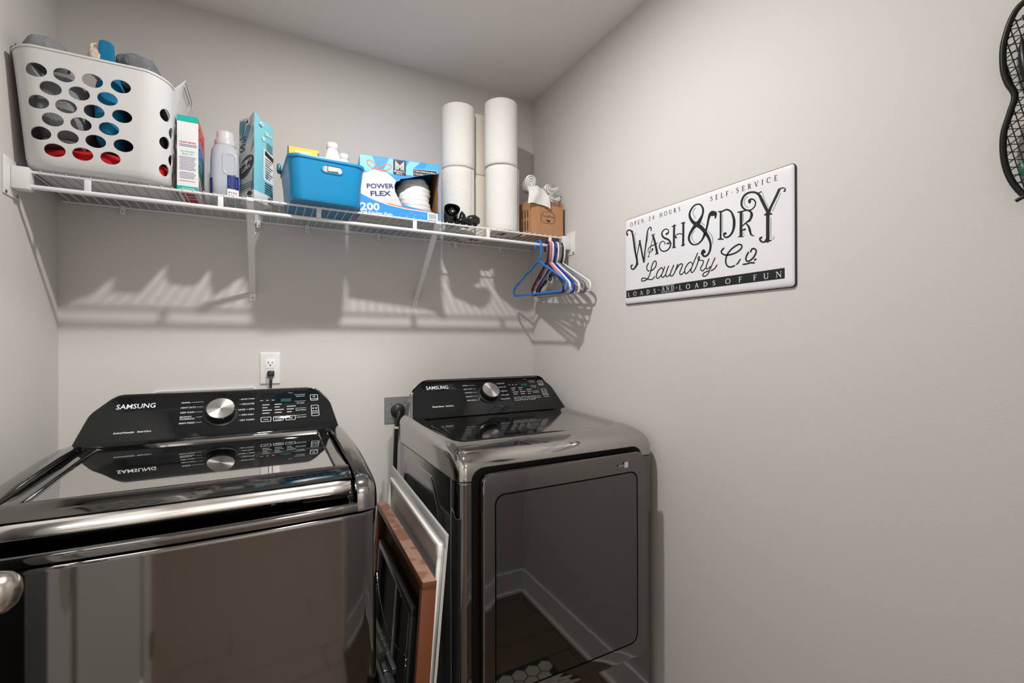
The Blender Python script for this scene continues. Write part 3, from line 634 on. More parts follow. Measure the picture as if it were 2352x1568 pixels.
for q in range(4): s.poly([P(.012, .012+q*.009), P(.06, .004+q*.009), P(.06, .008+q*.009), P(.012, .017+q*.009)], 4)
part('side_print', s, ['bx_red', 'bx_cblue', 'bx_green', 'bx_white', 'bx_inkred'], t, 0)
u = MB()
for q, (a, b, m_) in enumerate(((.02, .05, 0), (.06, .075, 1), (.085, .13, 0))): u.poly([(cx0+.008, cy0+a, TOP-.0004), (cx1-.01, cy0+a, TOP-.0004), (cx1-.01, cy0+b, TOP-.0004), (cx0+.008, cy0+b, TOP-.0004)], m_)
part('base_print', u, ['bx_inkred', 'bx_black'], t, 0)

# ------------------------------------------------------------------ translucent jug
jx, jy = -.113, 1.742
t = thing('detergent_jug', 'translucent plastic jug with blue label behind the shelf edge', 'jug', (jx, jy, TOP))
R = []
for z, a, b, r in ((0, .034, .044, .02), (.004, .038, .049, .024), (.06, .0395, .051, .026), (.12, .039, .050, .026), (.155, .0365, .047, .028), (.170, .031, .039, .027), (.176, .027, .030, .026), (.178, .026, .026, .0255)):
    R.append([Vector((jx+p[0], jy+p[1], TOP+z)) for p in rrect(a, b, r, 8)])
jb = part('jug_body', MB().loft(R), 'jug', t, 60)
part('liquid', MB().loft([[Vector((jx+p[0], jy+p[1], TOP+z)) for p in rrect(a, b, .022, 8)] for z, a, b in ((.005, .034, .045), (.062, .036, .047))]), 'jug_liquid', t)
part('neck_ring', MB().lathe([(.0262, .174), (.030, .177), (.0305, .190), (.028, .194), (.024, .195)], (jx, jy, TOP), n=32), 'jug_cap', t)
part('cap', MB().lathe([(.0245, .193), (.0248, .216), (.0235, .220), (.019, .221)], (jx, jy, TOP), n=32), 'jug_cap', t)
gr = MB(); gr.loft([[Vector((jx+.014+p[0], jy-.0505+q, TOP+.108+p[1])) for p in rrect(a, b, .014, 6)] for a, b, q in ((.020, .036, 0), (.018, .034, -.0018), (.014, .030, -.0006), (.012, .028, .002))]); part('grip', gr, 'jug', t, 60)
lb = MB()
def onjug(u_, z, d=.0006): return Vector((jx+u_, jy-.0515-d+max(0, abs(u_)-.014)**2*18, TOP+z))
for a0, a1, z0, z1, m_ in ((.008, .0385, .030, .072, 0), (.008, .0385, .004, .030, 1), (-.0388, -.032, .012, .060, 0)):
    n = 8; lb.grid([[onjug(a0+(a1-a0)*i/n, z) for z in (z0, z1)] for i in range(n+1)], m_)
for q in range(8): lb.poly([onjug(.011+.003*(q % 4)*2, .008+.009*(q//4), .0012), onjug(.015+.003*(q % 4)*2, .008+.009*(q//4), .0012), onjug(.014+.003*(q % 4)*2, .014+.009*(q//4), .0012)], 2 if q % 2 else 0)
for q in range(3): lb.poly([onjug(.012, .058-q*.008, .0012), onjug(.034, .056-q*.008, .0012), onjug(.034, .059-q*.008, .0012), onjug(.012, .061-q*.008, .0012)], 3)
part('label', lb, ['bx_navy', 'bx_white', 'bx_inkred', 'bx_cblue'], t, 0)

# ------------------------------------------------------------------ powder pouch standing corner-on
A_, B_, C_, D2 = Vector((-.0315, 1.662, 0)), Vector((.022, 1.742, 0)), Vector((-.022, 1.815, 0)), Vector((-.0755, 1.742, 0))
t = thing('powder_pouch', 'light blue stand-up powder pouch with white base, corner facing out', 'pouch', (-.027, 1.74, TOP))
def pring(z, k, pinch, puff):
    out = []; cc = (A_+B_+C_+D2)/4; cs = [A_, B_, C_, D2]
    for i in range(4):
        p, q = cs[i], cs[(i+1) % 4]
        for j in range(8):
            w = p.lerp(q, j/8); w = cc+(w-cc)*(k+puff*math.sin(PI*j/8))
            ax = (B_-D2).normalized(); rel = w-cc; al = ax*rel.dot(ax); w = cc+al+(rel-al)*(1-pinch)
            out.append(Vector((w.x, w.y, TOP+z)))
    return out
rings = [pring(0, .90, 0, 0), pring(.006, .97, 0, .02), pring(.03, 1, 0, .05), pring(.09, 1, 0, .08), pring(.16, 1., 0, .07), pring(.215, .99, .03, .04), pring(.245, .985, .12, .01), pring(.262, .98, .22, -.02), pring(.275, .97, .32, -.03)]
for j in range(32):
    rings[-1][j].z += {30: .003, 31: .008, 0: .014, 1: .009, 2: .004}.get(j, -.004+.003*math.sin(j*1.7)); rings[-2][j].z += .3*(rings[-1][j].z-TOP-.275)
for i_, rr_ in enumerate(rings[2:-1]):
    for j in range(32): rr_[j] += Vector((noise.noise(Vector((j*.6, i_*1.3, 1))), noise.noise(Vector((j*.6, i_*1.3, 9))), 0))*.0016
n = 32; mb = MB(); vs_ = [p for r in rings for p in r]; fs_ = []
mb.v = [tuple(p) for p in vs_]
for i in range(len(rings)-1):
    for j in range(n):
        mb.f.append((i*n+j, i*n+(j+1) % n, (i+1)*n+(j+1) % n, (i+1)*n+j))
        face = j//8; low = i < 2
        mb.m.append(2 if low else (1 if face in (3,) else 0))
mb.f.append(tuple(range(n))[::-1]); mb.m.append(2)
pb = part('pouch_body', mb, ['pouch', 'pouch_grey', 'pouch_white'], t, 50)
def face(p, q):
    ex = (q-p).normalized(); nn = Vector((ex.y, -ex.x, 0)); L = (q-p).length
    def F(a, z, d=.0):
        puff = .0024*math.sin(PI*min(1, max(0, a)))*math.sin(PI*min(1, max(0, (z+.03)/.28)))**.5; return Vector((p.x, p.y, TOP+z))+ex*(a*L)+nn*(puff+.0012+d)
    return F
FL = face(D2, A_); FR = face(A_, B_)
def wrapgeo(mb_, s_, F, a0, a1, z0, z1, m_=0, off=0., tilt=0.):
    v, f_, _ = text_geo(s_, off); mb_.add([F(a0+(a1-a0)*x, z0+(z1-z0)*y+tilt*x, .0006) for x, y in v], f_, m_)
def gpoly(mb_, F, pts, m_, d=0.): mb_.poly([F(a, z, d) for a, z in pts], m_)
lf = MB()
gpoly(lf, FL, [(.05, .225), (.10, .262), (.45, .258), (.25, .205)], 1); gpoly(lf, FL, [(.3, .20), (.62, .245), (.8, .235), (.42, .165)], 1)
for q in range(4): gpoly(lf, FL, [(.02, .068-.0*q), (.98, .062), (.98, .10), (.02, .09)], 1) if q == 0 else None
gpoly(lf, FL, [(.02, .036), (.98, .032), (.98, .066), (.02, .070)], 1); gpoly(lf, FL, [(.85, .15), (.98, .17), (.98, .20)], 1); gpoly(lf, FL, [(.8, .19), (.98, .22), (.98, .235)], 1)
eg = [(.52+.50*math.cos(a), .109+.030*math.sin(a)+.016*math.cos(a)) for a in [2*PI*i/24 for i in range(24)]]
gpoly(lf, FL, [(max(0, min(1, a)), z) for a, z in eg], 0, .0008)
for q, (s_, a0, a1, z0, z1) in enumerate((("'S", .1, .55, .190, .208), ('S', .12, .50, .160, .185))): wrapgeo(lf, s_, FL, a0, a1, z0, z1, 0, .02)
lf2 = MB(); wrapgeo(lf2, 'POWERFUL', lambda a, z, d: FL(a, z, d+.001), .10, .94, .108, .119, 0, .01, .018); wrapgeo(lf2, 'CLEAN', lambda a, z, d: FL(a, z, d+.001), .26, .80, .090, .102, 0, .01, .012)
for q in range(3): gpoly(lf, FL, [(.2, .053-q*.007), (.9, .056-q*.007), (.9, .058-q*.007), (.2, .055-q*.007)], 0, .0008)
rg = [(.62+.16*math.cos(a), .252+.012*math.sin(a)) for a in [2*PI*i/16 for i in range(16)]]; gpoly(lf2, FL, rg, 0, .0008); gpoly(lf, FL, [(.5, .246), (.68, .246), (.62, .258)], 0, .0018)
for a_, z_ in ((.75, .022), (.72, .006)): gpoly(lf, FL, [(a_+.14*math.cos(q), z_+.007*math.sin(q)) for q in [2*PI*i/14 for i in range(14)]], 0, .0008)
part('front_print', lf, ['bx_black', 'pouch_teal'], t, 0); part('front_lettering', lf2, ['bx_white'], t, 0)
rf = MB()
gpoly(rf, FR, [(.42, .075), (.98, .072), (.98, .168), (.42, .178)], 0, .0006); gpoly(rf, FR, [(.50, .158), (.98, .148), (.98, .162), (.50, .172)], 1, .0014)
for q in range(9): gpoly(rf, FR, [(.5, .146-q*.0075), (.94-.08*(q % 3), .143-q*.0075), (.94-.08*(q % 3), .1447-q*.0075), (.5, .1477-q*.0075)], 1, .0014)
for q in range(5): gpoly(rf, FR, [(.5, .066-q*.0075), (.92, .064-q*.0075), (.92, .0665-q*.0075), (.5, .0685-q*.0075)], 1, .0008)
for q in range(7): gpoly(rf, FR, [(.68+.04*q, .004), (.68+.04*q+(.025 if q % 2 else .014), .004), (.68+.04*q+(.025 if q % 2 else .014), .026), (.68+.04*q, .026)], 1, .0008)
for q in range(4): gpoly(rf, FR, [(.6, .200-q*.007), (.95, .197-q*.007), (.95, .199-q*.007), (.6, .202-q*.007)], 1, .0008)
wrapgeo(rf, 'BE A', FR, .55, .92, .224, .236, 0, .02)
gpoly(rf, FR, [(.44+.11*math.cos(q)*(1 if i % 2 else .45), .207+.010*math.sin(q)*(1 if i % 2 else .45)) for i, q in enumerate([2*PI*i/10 for i in range(10)])], 0, .0008)
gpoly(rf, FR, [(.36+.09*math.cos(q), .252+.006*math.sin(q)) for q in [2*PI*i/14 for i in range(14)]], 0, .0008); gpoly(rf, FR, [(.33, .250), (.39, .250), (.37, .255)], 1, .0016)
part('back_print', rf, ['bx_white', 'bx_black'], t, 0)
# ------------------------------------------------------------------ blue storage bin
nx, ny = .170, 1.713
t = bin_ = thing('storage_bin', 'bright blue plastic storage bin with slot handle', 'bin', (nx, ny, TOP))
def nr(z, k, ins=0): return [Vector((nx+p[0], ny+p[1], TOP+z)) for p in rrect(.105+.0115*k-ins, .119+.014*k-ins, .036-ins*.5, 10)]
H_ = .136
body = part('bin_body', MB().loft([nr(0, -.15), nr(.004, -.05), nr(.010, .02), nr(.03, .2), nr(.08, .5), nr(H_-.010, .95), nr(H_-.009, 1.15), nr(H_-.004, 1.2), nr(H_, 1.15), nr(H_, .9, .001), nr(H_-.01, .9, .003), nr(.08, .5, .003), nr(.03, .2, .003), nr(.0125, 0, .004), nr(.012, -.2, .01)]), 'blue_bin', t)
c = MB().prism(rrect(.0305, .0098, .0096, 6, .182, TOP+.1045), (0, 0, 0), (1, 0, 0), (0, 0, 1), (0, 1, 0), 1.54, 1.62); bool_cut(body, c)
ri = MB(); a = rrect(.0345, .0138, .0136, 6, .182, TOP+.1045); b = rrect(.0305, .0098, .0096, 6, .182, TOP+.1045); yb_ = lambda z: ny-.119-.014*(.5+.45*(z-TOP-.08)/.046)
def rg3(P_, d): return [Vector((p[0], yb_(p[1])-d, p[1])) for p in P_]
ri.loft([rg3(a, -.001), rg3(a, .0022), rg3(b, .0022), rg3(b, -.001)], caps=False); part('handle_rim', ri, 'blue_bin', t, 60); bin_.rotation_euler.z = math.radians(3.5)
G = 'things standing in the blue bin'
t = thing('product_box', 'yellow box with white lettering standing in the blue bin', 'box', (.118, 1.715, TOP+.004), G)
part('box_body', MB().box(.064, .158, 1.680, 1.722, TOP+.075, TOP+.194, bev=.001, seg=1), 'yellow_card', t)
f = MB(); put(f, 'breathfresh.com', (.116, 1.6895, TOP+.1805), X, Z, .007, .05, 0, align='c') if False else None
for q in range(2): f.poly(quad(.086+q*.02, .138-q*.006, TOP+.178-q*.014, TOP+.182-q*.014, 1.6795), 0)
f.poly(quad(.0641, .0675, TOP+.12, TOP+.193, 1.6795), 1); f.poly(quad(.1545, .1579, TOP+.12, TOP+.185, 1.6795), 1)
part('front_print', f, ['bx_white', 'bx_black'], t, 0)
solo('flat_box', MB().box(.066, .156, 1.728, 1.745, TOP+.075, TOP+.206, bev=.001, seg=1), 'bx_white', 'white carton edge behind the yellow box in the blue bin', 'box', (.114, 1.75, TOP+.02), G)
t = thing('blue_box', 'small blue and white box between yellow box and bottle', 'box', (.178, 1.73, TOP+.02), G)
part('box_body', MB().box(.160, .168, 1.690, 1.730, TOP+.02, TOP+.180, bev=.0008, seg=1), 'bx_navy', t); part('stripe', MB().poly(quad(.164, .168, TOP+.12, TOP+.180, 1.6894)), 'bx_white', t, 0)
def bottle(x, y, z0, s, lab):
    t = thing('spray_bottle', lab, 'bottle', (x, y, z0), G)
    part('bottle_body', MB().lathe([(.030*s, 0), (.036*s, .004), (.036*s, .11*s), (.033*s, .135*s), (.024*s, .165*s), (.0165*s, .185*s), (.0150*s, .192*s)], (x, y, z0), n=32), 'white_plastic', t, 60)
    part('cap', MB().lathe([(.0165*s, .190*s), (.0175*s, .193*s), (.0175*s, .204*s), (.016*s, .207*s), (.008*s, .208*s)], (x, y, z0), n=28), 'bx_white', t, 60)
bottle(.2050, 1.715, TOP+.014, 1.09, 'tall white plastic bottle with white cap rising from the blue bin')
bottle(.2480, 1.752, TOP+.016, 1.0, 'shorter white bottle behind the blue bin rim near the bag box')
t = thing('snack_packet', 'red, yellow and green printed packet at the right end of the blue bin', 'packet', (.262, 1.807, TOP+.02), G)
part('packet_body', MB().box(.2535, .2695, 1.797, 1.818, TOP+.05, TOP+.205, bev=.002), 'bx_yellow', t)
f = MB(); f.poly(quad(.254, .261, TOP+.16, TOP+.203, 1.7964), 0); f.poly(quad(.262, .269, TOP+.16, TOP+.19, 1.7964), 1); part('print', f, ['bx_red', 'bx_green'], t, 0)
t = thing('scrub_brush', 'teal scrubbing tool leaning out of the left end of the blue bin', 'brush', (.07, 1.78, TOP+.03), G)
part('head', lump((.041, 1.790, TOP+.150), (.007, .018, .016), 3, .1, 20, 14, .7), 'pouch_teal', t, 50); part('handle', MB().tube([(.044, 1.785, TOP+.142), (.070, 1.78, TOP+.10), (.085, 1.77, TOP+.03)], .005, 8), 'h_navy', t)
solo('beige_box', MB().box(.180, .212, 1.612, 1.640, TOP+.03, TOP+.130, bev=.001, seg=1), 'cloth_cream', 'beige carton seen through the slot handle of the blue bin', 'box', (.20, 1.672, TOP+.02), G)
solo('lilac_packet', lump((.155, 1.626, TOP+.09), (.016, .012, .035), 4, .08, 20, 14, .7), 'bx_light', 'lilac packet seen through the left of the bin slot', 'packet', (.155, 1.626, TOP+.055), G)

# ------------------------------------------------------------------ box of kitchen bags, torn open at the corner
bx0, bx1, by0, by1, bz1 = .2985, .5805, 1.646, 1.840, TOP+.2085
t = bagbox_ = thing('bag_box', 'blue box of tall kitchen bags torn open at its corner', 'box', ((bx0+bx1)/2, (by0+by1)/2, TOP))
th = .0016
hole = [[.5805, 1.7499], [.5805, 1.8977], [.5454, 1.8913], [.491, 1.8758], [.4742, 1.8694], [.4383, 1.8602], [.4369, 1.8545], [.4233, 1.8483], [.4165, 1.8323], [.4192, 1.8138], [.4273, 1.7934], [.4355, 1.7811], [.4464, 1.769], [.4797, 1.7627], [.5193, 1.7569], [.5598, 1.7497]]
poly = [(bx0, TOP), (bx1, TOP)]+[(p[0], p[1]) for p in hole[:1]]+[(p[0], p[1]) for p in hole[1:][::-1]][0:0]
poly = [(bx0, TOP), (bx1, TOP)]+[tuple(hole[0])]+[tuple(p) for p in hole[:0:-1]]+[(bx1, bz1), (bx0, bz1)]
fp = MB(); fp.prism(poly, (0, 0, 0), (1, 0, 0), (0, 0, 1), (0, 1, 0), by0, by0+th); part('front_panel', fp, 'bx_blue', t, 20)
part('left_panel', MB().box(bx0, bx0+th, by0+th, by1, TOP, bz1), 'bx_blue', t); part('back_panel', MB().box(bx0, bx1, by1-th, by1, TOP, bz1), 'bx_mid', t)
part('top_panel', MB().box(bx0, bx1, by0, by1, bz1-.0005, bz1+th), 'bx_blue', t); part('bottom_panel', MB().box(bx0, bx1, by0, by1, TOP-.0002, TOP+th), 'bx_grey', t)
rp = [(by0, TOP), (by0, 1.7499), (by0+.012, 1.760), (by0+.018, 1.79), (by0+.013, 1.82), (by0+.019, 1.85), (by0+.012, 1.875), (by0, 1.8977), (by0, bz1), (by1, bz1), (by1, TOP)]
part('right_panel', MB().prism(rp, (bx1-th, 0, 0), (0, 1, 0), (0, 0, 1), (1, 0, 0), 0, th), 'bx_blue', t, 20)
part('inner_lining', MB().prism([(p[0]+(.001 if p[0] < by0+.05 else -.003), min(max(p[1], TOP+.002), bz1-.002)) for p in rp], (bx1-th-.0012, 0, 0), (0, 1, 0), (0, 0, 1), (1, 0, 0), 0, .001).box(bx0+.003, bx1-.003, by1-.005, by1-.003, TOP+.003, bz1-.003), 'cardboard_in', t, 20)
pr_ = MB(); P3 = lambda p, d: (p[0], by0-d, p[1])
def pp(pts, m_, d): pr_.poly([P3(p, d) for p in pts], m_)
pp([(bx0, bz1), (bx0, 1.885), (.330, 1.868), (.352, 1.90), (.340, bz1)], 1, .0003); pp([(.3985, bz1), (.378, 1.885), (.412, 1.872), (.412, bz1)], 1, .0003)
pp([(.470, bz1), (.4578, 1.905), (.4578, 1.878), (.4826, 1.878), (.4826, 1.903), (.510, bz1)], 1, .0003); pp([(.535, bz1), (.522, 1.906), (.5703, 1.9059), (.5703, 1.898), (.5800, 1.8995), (.5800, bz1)], 2, .0003)
wb = [(.299, 1.7955), (.3046, 1.8656), (.3271, 1.8708), (.3451, 1.8832), (.3924, 1.8767), (.4225, 1.853), (.4165, 1.8354), (.419, 1.812), (.4345, 1.783), (.4436, 1.7632), (.3817, 1.7654), (.3398, 1.7806)]
pp(wb, 3, .0004); pp([(.3046, 1.8656), (.3271, 1.8708), (.3451, 1.8832), (.360, 1.862), (.335, 1.858)], 4, .0006); pp([(.352, 1.7715), (.372, 1.789), (.402, 1.785), (.425, 1.792), (.4355, 1.781), (.4436, 1.7632), (.3817, 1.7654)], 4, .0006)
pp([(.3924, 1.8767), (.375, 1.862), (.395, 1.850), (.4225, 1.853)], 4, .0006)
pp([(bx0, 1.7955), (.3398, 1.778), (.3923, 1.7642), (.4602, 1.7545), (.5598, 1.7495), (.5800, 1.7485), (.5800, TOP+.0005), (bx0, TOP+.0005)], 0, .0007)
cv = [(.299, 1.7955), (.3398, 1.778), (.3923, 1.7642), (.4602, 1.7545), (.5598, 1.7495)]
for i in range(4):
    a, b = cv[i], cv[i+1]; pp([(a[0], a[1]+.001), (b[0], b[1]+.001), (b[0], b[1]-.002), (a[0], a[1]-.002)], 3, .0009)
    if i > 1: pp([(a[0], a[1]+.005-.001*(i == 3)), (b[0], b[1]+.004-.003*(i == 3)), (b[0], b[1]+.0012), (a[0], a[1]+.0012)], 5, .0009)
for bow in ([(.3529, 1.8832), (.3348, 1.8906), (.3232, 1.9016), (.3245, 1.9119), (.3374, 1.9121), (.3503, 1.9013), (.3568, 1.8826)], [(.3568, 1.8826), (.3739, 1.8989), (.3951, 1.9081), (.4058, 1.9019), (.4005, 1.8916), (.3818, 1.8837), (.3581, 1.8828)]):
    q = catmull([(p[0], p[1], 0) for p in bow], 5); w = .0017
    for i in range(len(q)-1):
        d_ = (q[i+1]-q[i]); d_.normalize(); n_ = Vector((-d_.y, d_.x, 0))*w; pp([(q[i]-n_)[:2], (q[i+1]-n_)[:2], (q[i+1]+n_)[:2], (q[i]+n_)[:2]], 5, .0009)
pp([(.4130, 1.9274), (.4576, 1.9274), (.4576, 1.8743), (.4130, 1.8743)], 6, .0008)
for sgn in (-1, 1):
    for k, (a, b) in enumerate(((.0155, .0125), (.0105, .0080), (.0055, .0035))):
        c0 = .4353; pp([(c0+sgn*a, 1.892), (c0+sgn*b, 1.892), (c0+sgn*b, 1.9235-.0018*k-.012*k*.4), (c0+sgn*a, 1.9235-.0010*k-.004*k)], 3, .0011)
    for k in range(2): pp([(.4353+sgn*.0155, 1.9245-.0055*k), (.4353, 1.9075-.0055*k), (.4353, 1.9045-.0055*k), (.4353+sgn*.0155, 1.9205-.0055*k)], 3, .0011)
put(pr_, "Member's", (.4353, by0-.0011, 1.8835), X, Z, .0062, .039, 3, .01, align='c'); put(pr_, 'Mark.', (.4353, by0-.0011, 1.8762), X, Z, .0055, .022, 3, .01, align='c')
pp([(.4820, 1.9040), (.5716, 1.9066), (.5716, 1.8952), (.5454, 1.8925), (.491, 1.877), (.4820, 1.8748)], 3, .0006); pp([(.4832, 1.9028), (.5703, 1.9054), (.5703, 1.8956), (.5454, 1.8929), (.491, 1.8775), (.4832, 1.8763)], 7, .0008)
tl = lambda a: Vector((math.cos(a), 0, math.sin(a))); tz = lambda a: Vector((-math.sin(a), 0, math.cos(a)))
a_ = 0; put(pr_, 'New Holds Even More', (.4935, by0-.0011, 1.8935), tl(a_), tz(a_), .0066, .071, 8, .012); put(pr_, 'Extra Thick', (.4935, by0-.0011, 1.8833), tl(a_), tz(a_), .0058, .026, 8, .012)
for zz in (1.8955, 1.8845): pp([(.4855, zz), (.4875, zz-.002), (.4915, zz+.005), (.4905, zz+.0055), (.4875, zz+.0005), (.4862, zz+.001)], 8, .0011)
a_ = math.radians(6.5)
put(pr_, 'POWER', (.3215, by0-.0010, 1.8115), tl(a_), tz(a_), .0195, .0960, 4, .045); put(pr_, 'POWER', (.3225, by0-.0013, 1.8126), tl(a_), tz(a_), .0172, .0935, 7, .025)
put(pr_, 'FLEX', (.3345, by0-.0010, 1.7865), tl(a_), tz(a_), .0195, .0730, 4, .045); put(pr_, 'FLEX', (.3355, by0-.0013, 1.7876), tl(a_), tz(a_), .0172, .0705, 7, .025)
a_ = math.radians(3); put(pr_, '200', (.3005, by0-.0012, 1.7345), tl(a_), tz(a_), .0275, .0655, 3, .03); put(pr_, 'Tall Kitchen Bags', (.3000, by0-.0012, TOP+.0022), tl(0), tz(0), .0118, .109, 3, .02)
pp([(.5355, 1.7475), (.5744, 1.7475), (.5744, 1.7225), (.5355, 1.7225)], 3, .0010)
for q in range(14):
    x_ = .540+q*.0021; w = .0006+.0006*((q*7) % 3)/2; pp([(x_, 1.7265), (x_+w, 1.7265), (x_+w, 1.7445), (x_, 1.7445)], 6, .0012)
for q in range(3): put(pr_, ('200 BAGS 13 GAL (49.2 L)', '2 FT X 2 FT 3 IN X 0.9 MIL', '(60.9 cm X 68.5 cm X 22 um)')[q], (.530, by0-.0012, 1.7400-q*.0072), X, Z, .0052, (.060, .092, .078)[q], 1, .008, align='r')
part('front_print', pr_, ['bx_blue', 'bx_light', 'bx_mid', 'bx_white', 'bx_grey', 'bx_orange', 'bx_black', 'bx_navy', 'bx_yellow'], t, 0)
f = MB()
for q in range(7): f.poly([(.32+.03*q, 1.68+.012*(q % 3), TOP-.0006), (.345+.03*q, 1.685+.012*(q % 3), TOP-.0006), (.343+.03*q, 1.690+.012*(q % 3), TOP-.0006), (.318+.03*q, 1.685+.012*(q % 3), TOP-.0006)], 0)
part('base_print', f, ['print_dim'], t, 0)
bagbox_.rotation_euler.z = math.radians(-6.2); bagbox_.location = (.4420, 1.763, TOP)
ro = MB(); rr = []
for i in range(25):
    u_ = i/24; z = TOP+.012+u_*.158; r_ = .060*(1-.28*max(0, (u_-.6)/.4)**2)+.002*math.sin(i*2.3); r_ *= (1 if .02 < u_ < .98 else .86)
    rr.append([Vector((.502+r_*1.04*math.cos(a)+.004*math.sin(3*a+i*.5)-.008*u_, 1.735+r_*.8*math.sin(a), z+.010*math.cos(a-.6)*u_)) for a in [2*PI*j/40 for j in range(40)]])
ro.loft(rr); solo('bag_roll', ro, 'white_bag', 'roll of white bags inside the torn blue box', 'bag roll', (.505, 1.715, TOP+.004), None, 60)

# ------------------------------------------------------------------ paper towel rolls
def towel(x, y, z, h, m_, lab, seed):
    t = thing('paper_towel_roll', lab, 'paper towels', (x, y, z), 'paper towel rolls on the shelf')
    r = .0685; n = 56; rings = []
    for i, (zz, k) in enumerate([(0, .90), (.0015, .975), (.006, .995)]+[(h*q/10, 1.) for q in range(1, 10)]+[(h-.006, .995), (h-.0015, .975), (h, .90)]):
        rings.append([Vector((x+r*k*math.cos(a)*(1+.006*noise.noise(Vector((math.cos(a)*2, zz*9, seed)))), y+r*k*math.sin(a)*(1+.006*noise.noise(Vector((math.sin(a)*2+3, zz*9, seed)))), z+zz)) for a in [2*PI*j/n for j in range(n)]])
    mb = MB().loft(rings, caps=False)
    for zz, q in ((0, 0), (h, -1)):
        inner = [Vector((x+.022*math.cos(a), y+.022*math.sin(a), z+zz)) for a in [2*PI*j/n for j in range(n)]]; mb.loft([rings[q], inner], caps=False)
    part('sheet_roll', mb, m_, t, 60)
    part('core', MB().loft([[Vector((x+q*math.cos(a), y+q*math.sin(a), z+zz)) for a in [2*PI*j/24 for j in range(24)]] for q, zz in ((.022, 0), (.022, h), (.0205, h), (.0205, 0))], caps=False, closed=True), 'core', t, 60)
    fl_ = MB()                                        # loose sheet edge
    a0 = -2.25+seed*.35
    fl_.grid([[Vector((x+(r+.0012+.0006*i)*math.cos(a0+i*.05), y+(r+.0012+.0006*i)*math.sin(a0+i*.05), z+zz)) for zz in (.003, h*.5, h-.003)] for i in range(5)]); part('sheet_edge', fl_, m_, t, 60)
for (x, y, m_, nm) in ((.707, 1.808, 'paper', 'left'), (.805, 1.874, 'paper_cream', 'mid'), (.868, 1.724, 'paper', 'right')):
    h = {'left': .259, 'mid': .262, 'right': .267}[nm]
    labs = {'left': ('lower white paper towel roll right behind the black bag', 'upper roll of the left paper towel stack beside the bag box'), 'mid': ('lower cream paper towel roll half hidden between two stacks', 'upper cream paper towel roll half hidden between two stacks'), 'right': ('lower paper towel roll beside the cardboard box', 'topmost and tallest paper towel roll nearest the right wall')}[nm]
    dx, dy = (.001, -.002) if nm == 'left' else ((-.0015, .002) if nm == 'mid' else (-.005, -.004))
    towel(x, y, TOP, h, m_, labs[0], x*5); towel(x+dx, y+dy, TOP+h+.001, h-.002, m_, labs[1], x*9+1)

# ------------------------------------------------------------------ black bag bundle
t = thing('black_bag_roll', 'crumpled black plastic bag roll on the wire shelf', 'bag roll', (.66, 1.70, TOP))
d_ = Vector((-.30, -.92, .22)).normalized(); e_, g_ = orth(d_); c0 = Vector((.655, 1.752, TOP+.036))
R1 = []
for q, (s_, r_) in enumerate(((0, .026), (.03, .027), (.06, .027), (.085, .028), (.090, .0285), (.089, .026), (.06, .022), (.03, .018))):
    R1.append([c0+d_*s_+(e_*math.cos(a)*1.05+g_*math.sin(a)*.95)*(r_+.002*math.sin(3*a+s_*40)) for a in [2*PI*j/28 for j in range(28)]])
part('rolled_bag', MB().loft(R1), 'black_bag', t, 50)
part('inner_roll', MB().loft([[c0+d_*s_+(e_*math.cos(a)+g_*math.sin(a))*(r_*(1+.12*math.sin(4*a+2))) for a in [2*PI*j/20 for j in range(20)]] for s_, r_ in ((.02, .015), (.078, .0155), (.082, .012), (.080, .006))]), 'black_bag', t, 30)
part('loose_bag', lump((.694, 1.690, TOP+.0195), (.050, .032, .0185), 5, .42, 15, 48, 1.), 'black_bag', t, 50)
part('loose_bag', lump((.722, 1.680, TOP+.026), (.026, .018, .022), 11, .40, 24, 36, 1.1), 'black_bag', t, 50)
part('loose_bag', lump((.672, 1.672, TOP+.030), (.014, .012, .024), 15, .35, 30, 30, 1.1), 'black_bag', t, 50)

# ------------------------------------------------------------------ cardboard box with logo
kx0, kx1, ky0, ky1, kz1 = .972, 1.128, 1.655, 1.775, TOP+.143
t = thing('cardboard_box', 'small brown cardboard box in the shelf corner by the right wall', 'box', ((kx0+kx1)/2, (ky0+ky1)/2, TOP))
part('box_body', MB().box(kx0, kx1, ky0, ky1, TOP, kz1, bev=.001, seg=1), 'cardboard', t)
part('flap', MB().box(kx0+.0005, kx1-.0005, ky0+.0005, ky0+.058, kz1, kz1+.002), 'cardboard', t); part('flap', MB().box(kx0+.0005, kx1-.0005, ky0+.060, ky1-.0005, kz1, kz1+.002), 'cardboard', t)
lg = MB(); yq = ky0-.0004; lc = (1.052, TOP+.074)
oc = [(-.035, -.012), (-.035, .012), (-.023, .024), (.023, .024), (.035, .012), (.035, -.012), (.023, -.024), (-.023, -.024)]
sc_ = lambda k, q: [(lc[0]+p[0]*k*1.0, yq-q, lc[1]+p[1]*k) for p in oc]
lg.add(sc_(1, 0)+sc_(.945, 0), [(i, (i+1) % 8, 8+(i+1) % 8, 8+i) for i in range(8)], 0)
put(lg, 'TrulyFree', (lc[0], yq, lc[1]-.002), X, Z, .0130, .060, 0, .004, align='c')
lg.poly([(lc[0]-.013, yq, lc[1]-.009), (lc[0]-.004, yq, lc[1]-.0095), (lc[0]+.004, yq, lc[1]-.0085), (lc[0]+.011, yq, lc[1]-.013), (lc[0]+.008, yq, lc[1]-.018), (lc[0], yq, lc[1]-.0185), (lc[0]-.006, yq, lc[1]-.014)], 0)
